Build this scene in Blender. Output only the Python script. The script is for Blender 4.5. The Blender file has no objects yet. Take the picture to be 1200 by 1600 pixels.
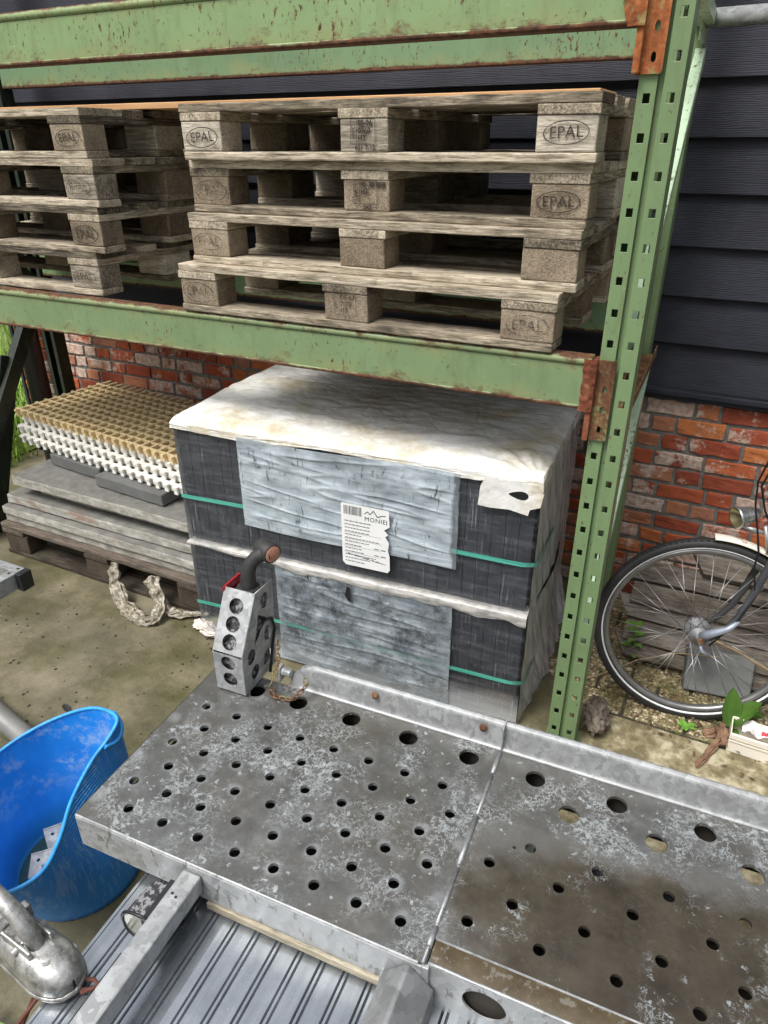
import bpy, bmesh, math, random
from mathutils import Vector, Matrix, noise
R = math.radians
random.seed(7)
scene = bpy.context.scene
COL = scene.collection

# ------------------------------------------------------------------ node helpers
class NT:
    def __init__(s, name):
        s.m = bpy.data.materials.new(name); s.m.use_nodes = True
        s.t = s.m.node_tree; s.t.nodes.clear()
        s.out = s.t.nodes.new('ShaderNodeOutputMaterial')
        s.c = s.t.nodes.new('ShaderNodeTexCoord')
    def n(s, typ, **kw):
        d = s.t.nodes.new(typ)
        for k, v in kw.items(): setattr(d, k, v)
        return d
    def put(s, sock, v):
        if v is None: return
        if isinstance(v, bpy.types.NodeSocket): s.t.links.new(v, sock)
        elif isinstance(v, (tuple, list)) and sock.type == 'RGBA' and len(v) == 3: sock.default_value = (*v, 1)
        else: sock.default_value = v
    def math(s, op, a, b=0.0, c=None, clamp=False):
        d = s.n('ShaderNodeMath', operation=op, use_clamp=clamp)
        s.put(d.inputs[0], a); s.put(d.inputs[1], b)
        if c is not None: s.put(d.inputs[2], c)
        return d.outputs[0]
    def obj(s, rand=True):
        v = s.c.outputs['Object']
        if rand:
            oi = s.n('ShaderNodeObjectInfo')
            k = s.math('MULTIPLY', oi.outputs['Random'], 37.0)
            cb = s.n('ShaderNodeCombineXYZ')
            for i in range(3): s.put(cb.inputs[i], k)
            a = s.n('ShaderNodeVectorMath', operation='ADD'); s.put(a.inputs[0], v); s.put(a.inputs[1], cb.outputs[0]); v = a.outputs[0]
        return v
    def rand(s): return s.n('ShaderNodeObjectInfo').outputs['Random']
    def scale(s, v, sc):
        a = s.n('ShaderNodeVectorMath', operation='MULTIPLY'); s.put(a.inputs[0], v); a.inputs[1].default_value = sc; return a.outputs[0]
    def noise(s, v, scale=5, detail=4, rough=.55, dist=0, col=False):
        d = s.n('ShaderNodeTexNoise'); s.put(d.inputs['Vector'], v)
        d.inputs['Scale'].default_value = scale; d.inputs['Detail'].default_value = detail
        d.inputs['Roughness'].default_value = rough; d.inputs['Distortion'].default_value = dist
        return d.outputs['Color'] if col else d.outputs['Fac']
    def vor(s, v, scale=5, feature='F1', out='Distance', rnd=1.0):
        d = s.n('ShaderNodeTexVoronoi', feature=feature); s.put(d.inputs['Vector'], v)
        d.inputs['Scale'].default_value = scale; d.inputs['Randomness'].default_value = rnd
        return d.outputs[out]
    def wave(s, v, scale=5, dist=2, det=2, direction='X', dscale=1.0):
        d = s.n('ShaderNodeTexWave', bands_direction=direction); s.put(d.inputs['Vector'], v)
        d.inputs['Scale'].default_value = scale; d.inputs['Distortion'].default_value = dist
        d.inputs['Detail'].default_value = det; d.inputs['Detail Scale'].default_value = dscale
        return d.outputs['Fac']
    def ramp(s, f, stops, interp='LINEAR'):
        d = s.n('ShaderNodeValToRGB'); e = d.color_ramp; e.interpolation = interp
        while len(e.elements) < len(stops): e.elements.new(.5)
        for i, (p, c) in enumerate(stops):
            e.elements[i].position = p
            e.elements[i].color = (*c, 1) if isinstance(c, tuple) else (c, c, c, 1)
        s.put(d.inputs[0], f); return d.outputs[0]
    def mr(s, f, a, b, c=0.0, d=1.0):
        n = s.n('ShaderNodeMapRange'); n.clamp = True
        s.put(n.inputs[0], f)
        for i, v in enumerate((a, b, c, d)): s.put(n.inputs[i+1], v)
        return n.outputs[0]
    def mix(s, f, a, b, mode='MIX'):
        d = s.n('ShaderNodeMix', data_type='RGBA', blend_type=mode)
        s.put(d.inputs[0], f); s.put(d.inputs[6], a); s.put(d.inputs[7], b); return d.outputs[2]
    def sep(s, v):
        d = s.n('ShaderNodeSeparateXYZ'); s.put(d.inputs[0], v); return d.outputs
    def bump(s, h, strength=.3, dist=.01, normal=None):
        d = s.n('ShaderNodeBump'); s.put(d.inputs['Height'], h)
        d.inputs['Strength'].default_value = strength; d.inputs['Distance'].default_value = dist
        if normal is not None: s.put(d.inputs['Normal'], normal)
        return d.outputs[0]
    def bsdf(s, base=None, rough=.6, metal=0.0, normal=None, alpha=None, spec=None, trans=None, coat=None):
        d = s.n('ShaderNodeBsdfPrincipled')
        s.put(d.inputs['Base Color'], base); s.put(d.inputs['Roughness'], rough); s.put(d.inputs['Metallic'], metal)
        if normal is not None: s.put(d.inputs['Normal'], normal)
        if alpha is not None: s.put(d.inputs['Alpha'], alpha)
        if spec is not None: s.put(d.inputs['Specular IOR Level'], spec)
        if trans is not None: s.put(d.inputs['Transmission Weight'], trans)
        if coat is not None: s.put(d.inputs['Coat Weight'], coat)
        return d.outputs[0]
    def done(s, sh): s.t.links.new(sh, s.out.inputs[0]); return s.m

def lin(r, g, b):
    f = lambda c: ((c/255+.055)/1.055)**2.4 if c > 10 else c/255/12.92
    return (f(r), f(g), f(b))

# ------------------------------------------------------------------ materials
def m_wood(name, axis, dark, mid, light, contrast=1.0, bump=.5):
    s = NT(name); v = s.obj()
    sc = {'x': (8, 105, 105), 'y': (105, 8, 105), 'z': (105, 105, 8)}[axis]
    g = s.noise(s.scale(v, sc), 1.6, 6, .65, .4)
    big = s.noise(s.scale(v, tuple(5 if q < 9 else 14 for q in sc)), 1.4, 5, .65)
    fine = s.noise(s.scale(v, tuple(q*2.2 for q in sc)), 1.6, 4, .7)
    k = s.math('ADD', s.math('MULTIPLY', g, .62), s.math('ADD', s.math('MULTIPLY', big, .38), s.math('MULTIPLY', s.math('SUBTRACT', s.rand(), .5), .22)))
    c = s.ramp(k, [(.36, dark), (.5, mid), (.64, light)])
    crack = s.ramp(fine, [(.32, .18), (.46, 1.0)])
    c = s.mix(.85, c, crack, 'MULTIPLY')
    st = s.mr(s.noise(v, 17, 6, .75), .58, .68)
    c = s.mix(s.math('MULTIPLY', st, .55), c, (.05, .045, .035))
    al = s.mr(s.noise(v, 5, 5, .7), .5, .7)
    c = s.mix(s.math('MULTIPLY', al, .3), c, (.12, .12, .075))
    nb = s.bump(s.math('ADD', g, s.math('MULTIPLY', fine, .7)), bump, .004)
    return s.done(s.bsdf(c, .88, 0, nb, spec=.25))
WD = lin(70, 64, 56); WM = lin(140, 129, 111); WL = lin(204, 192, 171)
wood = {a: m_wood('weathered_wood_'+a, a, WD, WM, WL) for a in 'xyz'}
pale_block = m_wood('pale_block_wood', 'x', lin(112, 104, 92), lin(168, 159, 143), lin(214, 206, 190), bump=.35)
wood_wet = {a: m_wood('soaked_wood_'+a, a, (.03, .024, .017), (.075, .06, .046), (.16, .13, .105)) for a in 'xy'}
wood_plank = m_wood('old_plank_wood', 'x', (.05, .04, .032), (.15, .125, .10), (.28, .25, .22))
def m_fresh():
    s = NT('fresh_pine'); v = s.obj()
    g = s.noise(s.scale(v, (2, 40, 40)), 2, 4)
    return s.done(s.bsdf(s.ramp(g, [(.35, (.52, .29, .13)), (.65, (.66, .40, .20))]), .7))
fresh = m_fresh()
def m_chip(name, a, b, c_):
    s = NT(name); v = s.obj()
    w = s.scale(v, (1, 1, 1))
    cell = s.n('ShaderNodeTexVoronoi', feature='F1'); s.put(cell.inputs['Vector'], s.mix(.012, w, s.noise(w, 60, 2, col=True), 'ADD')); cell.inputs['Scale'].default_value = 430
    cs = s.sep(cell.outputs['Color'])
    big = s.noise(v, 9, 4, .65)
    k = s.math('ADD', s.math('MULTIPLY', cs[0], .28), s.math('ADD', s.math('MULTIPLY', big, .74), s.math('MULTIPLY', s.math('SUBTRACT', s.rand(), .5), .2)))
    c = s.ramp(k, [(.22, a), (.5, b), (.85, c_)])
    nb = s.bump(s.math('SUBTRACT', s.noise(v, 120, 3), cell.outputs['Distance']), .55, .004)
    return s.done(s.bsdf(c, .9, 0, nb, spec=.2))
chip = m_chip('chipboard_block', lin(72, 62, 50), lin(134, 121, 103), lin(190, 176, 154))
chip_wet = m_chip('soaked_chipboard', (.02, .016, .012), (.06, .047, .034), (.13, .105, .08))
def m_plain(name, col, rough=.6, metal=0, var=.15, nscale=20, bump=0, spec=None):
    s = NT(name); v = s.obj()
    f = s.noise(v, nscale, 5, .65)
    lo = tuple(x*(1-var) for x in col); hi = tuple(min(1, x*(1+var)) for x in col)
    c = s.ramp(f, [(.3, lo), (.7, hi)])
    nb = s.bump(s.noise(v, nscale*4, 4), bump, .003) if bump else None
    r = s.math('ADD', rough-.08, s.math('MULTIPLY', f, .16))
    return s.done(s.bsdf(c, r, metal, nb, spec=spec))
def m_stamp(name, faint):
    s = NT(name); v = s.obj()
    a = s.mr(s.math('ADD', s.math('MULTIPLY', s.noise(v, 150, 4, .75), .6), s.math('MULTIPLY', s.noise(s.obj(), 22, 3, .6), .4)), .42, .56)
    a = s.math('SUBTRACT', 1.0, s.math('MULTIPLY', a, .55+faint*.45))
    a = s.math('MULTIPLY', a, 1-faint*.45)
    tr = s.n('ShaderNodeBsdfTransparent').outputs[0]
    mx = s.n('ShaderNodeMixShader'); s.put(mx.inputs[0], a); s.put(mx.inputs[1], tr); s.put(mx.inputs[2], s.bsdf((.03, .024, .018), .9))
    return s.done(mx.outputs[0])
stampb = m_plain('dark_burnt_mark', (.035, .028, .022), .9, var=.4, nscale=90); stampm = m_stamp('burnt_stamp', .0); stampf = m_stamp('worn_stamp', .8)

def m_green(name, zlo=None, zhi=None, amt=.5, base=(117, 139, 101), wearx=None):
    s = NT(name); v = s.obj(False)
    col = lin(*base)
    f = s.noise(v, 4, 5, .6)
    c = s.ramp(f, [(.3, tuple(x*.88 for x in col)), (.7, tuple(x*1.08 for x in col))])
    dirt = s.mr(s.noise(s.scale(v, (10, 10, 2)), 3, 5, .65), .52, .75)
    c = s.mix(s.math('MULTIPLY', dirt, .5), c, (.11, .12, .055))
    sp = s.noise(s.scale(v, (1, 1, .45)), 95, 4, .7)
    sp2 = s.noise(v, 3.2, 3, .6)
    mask = s.mr(s.math('ADD', sp, s.math('MULTIPLY', sp2, .35)), .84-.06*amt, .90-.06*amt)
    rn = s.noise(s.scale(v, (.6, 1, 1)), 30, 5, .7)
    if zlo is not None:
        z = s.sep(v)[2]
        d = s.math('MINIMUM', s.math('SUBTRACT', z, zlo), s.math('ADD', s.math('SUBTRACT', zhi, z), .006))
        e = s.math('ADD', s.mr(d, 0, .013, .85, 0), s.math('MULTIPLY', s.mr(d, 0, .055, 1, 0), .35))
        em = s.mr(s.math('ADD', s.math('MULTIPLY', e, .50), rn), .64, .83)
        yl = s.mr(s.math('ADD', s.math('MULTIPLY', s.mr(d, 0, .06, 1, 0), .45), s.noise(v, 12, 4)), .6, .95)
        c = s.mix(s.math('MULTIPLY', yl, .45), c, lin(140, 140, 92))
        mask = s.math('MAXIMUM', mask, em)
    scr = s.mr(s.noise(s.scale(v, (3, 3, 60)), 2, 3, .6, 1.2), .70, .73)
    c = s.mix(s.math('MULTIPLY', scr, .35), c, lin(190, 215, 180))
    rc = s.ramp(s.noise(v, 60, 4), [(.3, lin(52, 34, 24)), (.6, lin(98, 64, 42)), (.8, lin(138, 94, 62))])
    c = s.mix(mask, c, rc)
    r = s.mix(mask, (.42,)*3, (.85,)*3)
    nb = s.bump(s.math('SUBTRACT', s.noise(v, 40, 3), s.math('MULTIPLY', mask, .8)), .25, .002)
    return s.done(s.bsdf(c, r, 0, nb, spec=.45))
green_post = m_green('green_post_paint', amt=.35, base=(112, 135, 95))
green_dark = m_green('shaded_old_green_paint', amt=.6, base=(96, 124, 92))
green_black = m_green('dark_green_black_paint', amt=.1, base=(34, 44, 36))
green_pale = m_green('pale_worn_green_paint', amt=1.3, base=(172, 196, 165))
def m_rust(name, a, b, c_, patch=.55):
    s = NT(name); v = s.obj()
    f = s.math('ADD', s.math('MULTIPLY', s.noise(s.scale(v, (1, 1, .4)), 18, 6, .7), .7), s.math('MULTIPLY', s.noise(v, 90, 4), .3))
    c = s.ramp(f, [(.34, a), (.5, b), (.66, c_)])
    gp_ = s.mr(s.noise(v, 24, 5, .7), .55, .62)
    c = s.mix(s.math('MULTIPLY', gp_, patch), c, lin(138, 146, 100))
    return s.done(s.bsdf(c, .85, 0, s.bump(s.noise(v, 110, 4), .5, .003), spec=.25))
rust_orange = m_rust('orange_rust', lin(84, 50, 32), lin(150, 88, 50), lin(186, 128, 84))
rust_brown = m_rust('brown_rust', lin(52, 36, 26), lin(104, 72, 50), lin(150, 122, 88))
rust_red = m_rust('red_rust', lin(60, 34, 24), lin(108, 60, 42), lin(138, 88, 64), .15)

def m_galv(name, base=.5, wet=.0, metal=.55, rough=.45, scale=26, drip=0.0):
    s = NT(name); v = s.obj()
    d = s.n('ShaderNodeTexVoronoi', feature='F1'); s.put(d.inputs['Vector'], s.mix(.05, v, s.noise(v, 30, 4, col=True), 'ADD')); d.inputs['Scale'].default_value = scale
    cs = s.sep(d.outputs['Color'])
    f = s.math('ADD', s.math('MULTIPLY', cs[0], .5), s.math('MULTIPLY', s.noise(v, 30, 5, .65), .5))
    c = s.ramp(f, [(.25, (base*.74, base*.77, base*.78)), (.75, (base*1.16, base*1.2, base*1.21))])
    gr = s.mr(s.noise(v, 7, 6, .7), .48, .72)
    c = s.mix(s.math('MULTIPLY', gr, .4), c, (base*.55, base*.53, base*.48))
    if drip:
        dm = s.mr(s.noise(s.scale(v, (52, 52, 20)), 1, 3, .6), .60, .63)
        c = s.mix(s.math('MULTIPLY', dm, drip), c, (.13, .125, .11))
    r = s.math('ADD', rough-.1, s.math('MULTIPLY', f, .2))
    return s.done(s.bsdf(c, r, metal, s.bump(f, .06, .002)))
hole_shade_m = m_plain('dark_hole_shade', (.035, .03, .024), .8, var=.4, nscale=14)  # near-black tone standing for the shade inside the deck holes
galv = m_galv('galvanised_steel', .40, metal=.4, scale=60, rough=.5)
galv_drip = m_galv('galvanised_plate_with_drips', .36, drip=.75, metal=.3, scale=55, rough=.5)
galv_bright = m_galv('bright_galvanised_bar', .36, metal=.4, scale=48, drip=.3)
def m_deck(name, brown=False):
    s = NT(name); v = s.obj(False)
    w = s.mix(.02, v, s.noise(v, 14, 4, col=True), 'ADD')
    n1 = s.noise(w, 62, 6, .7); big = s.noise(v, 5.5, 4, .6)
    ridge = s.math('ABSOLUTE', s.math('SUBTRACT', n1, .5))
    thr = s.mr(big, .36, .66, .002, .030)
    dry = s.mr(s.math('SUBTRACT', ridge, thr), -.008, .006, 1, 0)
    flake = s.mr(s.math('ADD', s.noise(w, 60, 4, .6), s.math('MULTIPLY', big, .30)), .775, .80)
    dry = s.math('MAXIMUM', s.math('MULTIPLY', dry, s.mr(s.noise(v, 11, 4, .6), .44, .56)), flake)
    dark = s.ramp(s.noise(v, 18, 6, .7), [(.3, (.080, .080, .076)), (.55, (.128, .131, .128)), (.75, (.21, .215, .212))])
    dirt = s.mr(s.noise(v, 4.2, 6, .68), .42, .68)
    dark = s.mix(s.math('MULTIPLY', dirt, .65), dark, (.10, .088, .068))
    c = s.mix(dry, dark, s.ramp(s.noise(v, 80, 3), [(.3, (.24, .26, .265)), (.7, (.36, .385, .39))]))
    xyz = s.sep(v)
    if not brown:
        rw = s.math('ROUND', s.math('DIVIDE', s.math('SUBTRACT', xyz[1], .055), .0655))
        odd = s.math('MODULO', s.math('ABSOLUTE', rw), 2.0)
        ux = s.math('DIVIDE', s.math('ADD', s.math('SUBTRACT', s.math('ADD', xyz[0], .70), s.math('MULTIPLY', rw, .002)), s.math('MULTIPLY', odd, .0395)), .0913)
        dxh = s.math('MULTIPLY', s.math('SUBTRACT', ux, s.math('ROUND', ux)), .0913)
        dyh = s.math('SUBTRACT', xyz[1], s.math('ADD', s.math('MULTIPLY', rw, .0655), .055))
        dh = s.math('SQRT', s.math('ADD', s.math('MULTIPLY', dxh, dxh), s.math('MULTIPLY', dyh, dyh)))
        hh = s.math('MULTIPLY', s.math('LESS_THAN', s.math('ABSOLUTE', s.math('SUBTRACT', xyz[1], .22)), .19), s.math('MULTIPLY', s.mr(s.math('ADD', dh, s.math('MULTIPLY', s.math('SUBTRACT', s.noise(v, 40, 4, .7), .5), .02)), .011, .022, 1, 0), s.mr(s.noise(v, 8, 3), .4, .6, .05, .6)))
        c = s.mix(hh, c, (.30, .32, .325))
    if brown:
        dx = s.math('DIVIDE', s.math('SUBTRACT', xyz[0], .44), .48); dy = s.math('DIVIDE', s.math('SUBTRACT', xyz[1], .16), .20)
        rr = s.math('ADD', s.math('MULTIPLY', dx, dx), s.math('MULTIPLY', dy, dy))
        rr = s.math('ADD', rr, s.math('MULTIPLY', s.math('SUBTRACT', s.noise(v, 7, 5, .65), .5), 1.5))
        bm = s.mr(rr, .75, 1.3, 1, 0)
        bc = s.ramp(s.noise(v, 13, 6, .65), [(.3, (.036, .029, .020)), (.7, (.088, .073, .052))])
        keep = s.math('MULTIPLY', dry, s.mr(s.noise(v, 9, 4, .6), .52, .58))
        c = s.mix(s.math('MULTIPLY', bm, s.math('SUBTRACT', .94, keep)), c, bc)
        halo = s.math('MULTIPLY', s.mr(rr, .8, 1.5, 1, 0), s.mr(rr, .6, 1.2))
        c = s.mix(s.math('MULTIPLY', halo, .3), c, (.35, .36, .35))
    r = s.mix(dry, (.32,)*3, (.58,)*3)
    if brown: r = s.mix(bm, r, (.24,)*3)
    return s.done(s.bsdf(c, r, .35, s.bump(s.math('ADD', n1, dry), .05, .002)))
deck_m = m_deck('wet_galvanised_deck'); deck_b = m_deck('wet_deck_with_brown_dirt', True)
def m_brownband():
    s = NT('brown_wet_band'); v = s.obj(False)
    n1 = s.noise(v, 30, 6, .68)
    fl = s.mr(s.math('ADD', s.noise(v, 70, 5, .65), s.math('MULTIPLY', s.noise(v, 9, 3), .35)), .735, .77)
    c = s.ramp(n1, [(.3, (.050, .036, .018)), (.7, (.105, .08, .046))])
    c = s.mix(s.math('MULTIPLY', fl, .55), c, (.22, .21, .18))
    return s.done(s.bsdf(c, .3, .2, s.bump(n1, .05, .002)))
band_m = m_brownband()
def m_alu():
    s = NT('ribbed_aluminium'); v = s.obj(False)
    f = s.noise(s.scale(v, (30, 3, 30)), 2, 5, .65); g = s.noise(v, 12, 5, .65)
    c = s.ramp(s.math('ADD', s.math('MULTIPLY', f, .5), s.math('MULTIPLY', g, .5)), [(.3, (.24, .262, .285)), (.7, (.41, .44, .47))])
    sp = s.mr(s.noise(v, 150, 3, .7), .68, .74)
    c = s.mix(s.math('MULTIPLY', sp, .5), c, (.75, .77, .78))
    r = s.math('ADD', .14, s.math('MULTIPLY', g, .24))
    return s.done(s.bsdf(c, r, .8, s.bump(g, .04, .002)))
bar_mott = m_galv('mottled_wet_galvanised_bar', .24, metal=.35, scale=42, drip=.35, rough=.45)
alu = m_alu()
black_plastic = m_plain('black_plastic', (.012, .012, .014), .45, var=.3)
rubber = m_plain('black_rubber', (.022, .022, .022), .62, var=.3, nscale=40, bump=.1)
def m_camo():
    s = NT('wet_black_housing'); v = s.obj()
    f = s.mr(s.noise(v, 75, 3, .7), .5, .54)
    c = s.mix(f, (.03, .03, .032), (.22, .22, .23))
    return s.done(s.bsdf(c, .4))
camo = m_camo()
def m_brick():
    s = NT('old_brick'); v = s.obj(False)
    at = s.n('ShaderNodeAttribute', attribute_name='brick_tone')
    k = at.outputs['Fac']
    c = s.ramp(k, [(0, lin(136, 72, 56)), (.3, lin(166, 84, 60)), (.55, lin(182, 96, 64)), (.8, lin(194, 118, 70)), (1, lin(168, 118, 96))])
    f = s.noise(v, 22, 6, .7)
    c = s.mix(.5, c, s.ramp(f, [(.3, .45), (.7, 1.15)]), 'MULTIPLY')
    wh = s.math('ADD', s.noise(v, 13, 6, .75), s.math('MULTIPLY', s.math('SUBTRACT', s.n('ShaderNodeAttribute', attribute_name='white_paint').outputs['Fac'], .5), .5))
    wm = s.mr(wh, .53, .61)
    c = s.mix(s.math('MULTIPLY', wm, .85), c, s.ramp(s.noise(v, 50, 4), [(.3, lin(170, 140, 122)), (.7, lin(222, 210, 196))]))
    nb = s.bump(s.noise(v, 60, 5, .7), .5, .006)
    return s.done(s.bsdf(c, .9, 0, nb, spec=.2))
brick_m = m_brick()
mortar_m = m_plain('grey_mortar', (.19, .185, .168), .95, var=.3, nscale=35, bump=.5, spec=.15)
def m_siding():
    s = NT('dark_stained_boards'); v = s.obj(False)
    z = s.sep(v)[2]
    bd = s.math('FLOOR', s.math('DIVIDE', s.math('SUBTRACT', z, .02), .1687))
    cb = s.n('ShaderNodeCombineXYZ'); s.put(cb.inputs[0], s.math('MULTIPLY', bd, 3.71)); s.put(cb.inputs[2], s.math('MULTIPLY', bd, 1.93))
    a = s.n('ShaderNodeVectorMath', operation='ADD'); s.put(a.inputs[0], v); s.put(a.inputs[1], cb.outputs[0]); v2 = a.outputs[0]
    g = s.wave(s.scale(v2, (.5, 1, 4.5)), 13, 9, 3, 'Z', 1.1)
    g2 = s.noise(s.scale(v2, (4, 1, 90)), 2, 4, .6)
    h = s.math('ADD', s.math('MULTIPLY', g, .6), s.math('MULTIPLY', g2, .6))
    c = s.ramp(s.noise(v2, 4, 5, .6), [(.3, lin(34, 36, 44)), (.7, lin(51, 53, 63))])
    c = s.mix(.35, c, s.ramp(h, [(.2, .55), (.9, 1.3)]), 'MULTIPLY')
    sp = s.mr(s.noise(v2, 130, 2, .6), .73, .76)
    c = s.mix(s.math('MULTIPLY', sp, .3), c, (.2, .2, .21))
    return s.done(s.bsdf(c, .62, 0, s.bump(h, .25, .004), spec=.3))
siding_m = m_siding()
def m_ground():
    s = NT('wet_mossy_concrete'); v = s.obj(False)
    a = s.noise(v, 2.1, 7, .62); b = s.noise(v, 9, 6, .7); f = s.noise(v, 90, 4, .7)
    k = s.math('ADD', s.math('MULTIPLY', a, .6), s.math('MULTIPLY', b, .4))
    c = s.ramp(k, [(.36, lin(70, 68, 50)), (.47, lin(94, 90, 68)), (.56, lin(116, 109, 87)), (.66, lin(138, 131, 110))])
    gm = s.mr(s.noise(v, 3.1, 6, .65), .50, .66)
    c = s.mix(s.math('MULTIPLY', gm, .7), c, lin(84, 82, 50))
    f2 = s.noise(v, 240, 3, .75)
    c = s.mix(.5, c, s.ramp(f, [(.3, .55), (.7, 1.2)]), 'MULTIPLY')
    c = s.mix(s.math('MULTIPLY', s.mr(s.noise(v, 1.3, 6, .6), .48, .64), .35), c, lin(146, 140, 122))
    c = s.mix(.38, c, s.ramp(f2, [(.3, .6), (.7, 1.25)]), 'MULTIPLY')
    mo = s.mr(s.noise(v, 6, 7, .75), .52, .60)
    c = s.mix(s.math('MULTIPLY', mo, .4), c, lin(70, 70, 38))
    scw = s.mr(s.noise(s.scale(v, (1.2, 22, 1)), 2.4, 3, .6, .4), .715, .735)
    c = s.mix(s.math('MULTIPLY', scw, .3), c, lin(190, 184, 160))
    sp = s.mr(s.noise(v, 160, 2, .6), .7, .74)
    c = s.mix(s.math('MULTIPLY', sp, .35), c, (.05, .045, .035))
    r = s.mr(a, .4, .65, .42, .8)
    return s.done(s.bsdf(c, r, 0, s.bump(f, .25, .003), spec=.35))
ground_m = m_ground()
def m_paver():
    s = NT('mossy_exposed_aggregate'); v = s.obj(False)
    d = s.n('ShaderNodeTexVoronoi', feature='F1'); s.put(d.inputs['Vector'], v); d.inputs['Scale'].default_value = 130
    cs = s.sep(d.outputs['Color'])
    c = s.ramp(cs[0], [(.1, lin(84, 76, 58)), (.5, lin(128, 116, 88)), (.8, lin(160, 146, 112)), (.96, lin(205, 196, 170))])
    ms = s.mr(s.noise(v, 10, 6, .7), .44, .62)
    c = s.mix(s.math('MULTIPLY', ms, .75), c, s.ramp(s.noise(v, 60, 3), [(.3, lin(66, 62, 36)), (.7, lin(112, 106, 58))]))
    return s.done(s.bsdf(c, .85, 0, s.bump(d.outputs['Distance'], -.4, .004), spec=.25))
paver_m = m_paver()
def m_slabconc():
    s = NT('mottled_concrete_slab'); v = s.obj(False)
    w = s.mix(.05, v, s.noise(v, 8, 3, col=True), 'ADD')
    f = s.noise(w, 17, 5, .6)
    c = s.ramp(f, [(.40, lin(108, 100, 76)), (.50, lin(136, 126, 98)), (.62, lin(176, 168, 142))])
    c = s.mix(.4, c, s.ramp(s.noise(v, 70, 4, .7), [(.3, .65), (.7, 1.2)]), 'MULTIPLY')
    return s.done(s.bsdf(c, .75, 0, s.bump(s.noise(v, 60, 4), .2, .003), spec=.3))
slabconc_m = m_slabconc()
def m_slab():
    s = NT('grey_concrete_paving'); v = s.obj()
    f = s.noise(s.scale(v, (1, 1, 2.5)), 16, 6, .7)
    c = s.ramp(f, [(.3, lin(118, 115, 106)), (.52, lin(158, 156, 147)), (.7, lin(192, 190, 182))])
    ru = s.mr(s.math('ADD', s.noise(s.scale(v, (.8, 1, 2)), 5, 5, .7), s.math('MULTIPLY', s.rand(), .12)), .66, .74)
    c = s.mix(s.math('MULTIPLY', ru, .6), c, lin(132, 92, 66))
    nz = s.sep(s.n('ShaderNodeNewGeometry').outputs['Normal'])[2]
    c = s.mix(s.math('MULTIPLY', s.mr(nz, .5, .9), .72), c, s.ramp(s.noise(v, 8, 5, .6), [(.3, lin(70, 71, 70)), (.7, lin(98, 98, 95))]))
    return s.done(s.bsdf(c, .85, 0, s.bump(s.noise(v, 70, 5, .7), .45, .004), spec=.25))
slab_m = m_slab()
slate_m = m_plain('dark_grey_slate', lin(98, 99, 98), .7, var=.2, nscale=14, bump=.15)
beige_pl = m_plain('beige_plastic', lin(226, 204, 158), .55, var=.16, nscale=6)
white_pl = m_plain('white_grid_plastic', lin(226, 224, 216), .55, var=.1, nscale=10)
def m_tile():
    s = NT('anthracite_roof_tile'); v = s.obj(False)
    f = s.noise(s.scale(v, (30, 6, 4)), 2, 5, .65)
    c = s.ramp(f, [(.3, (.030, .033, .041)), (.7, (.062, .066, .078))])
    sp = s.mr(s.noise(s.scale(v, (1, 1, .5)), 120, 3, .7), .69, .73)
    c = s.mix(s.math('MULTIPLY', sp, .4), c, (.3, .31, .33))
    return s.done(s.bsdf(c, .5, 0, s.bump(f, .1, .002)))
tile_m = m_tile()
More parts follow.
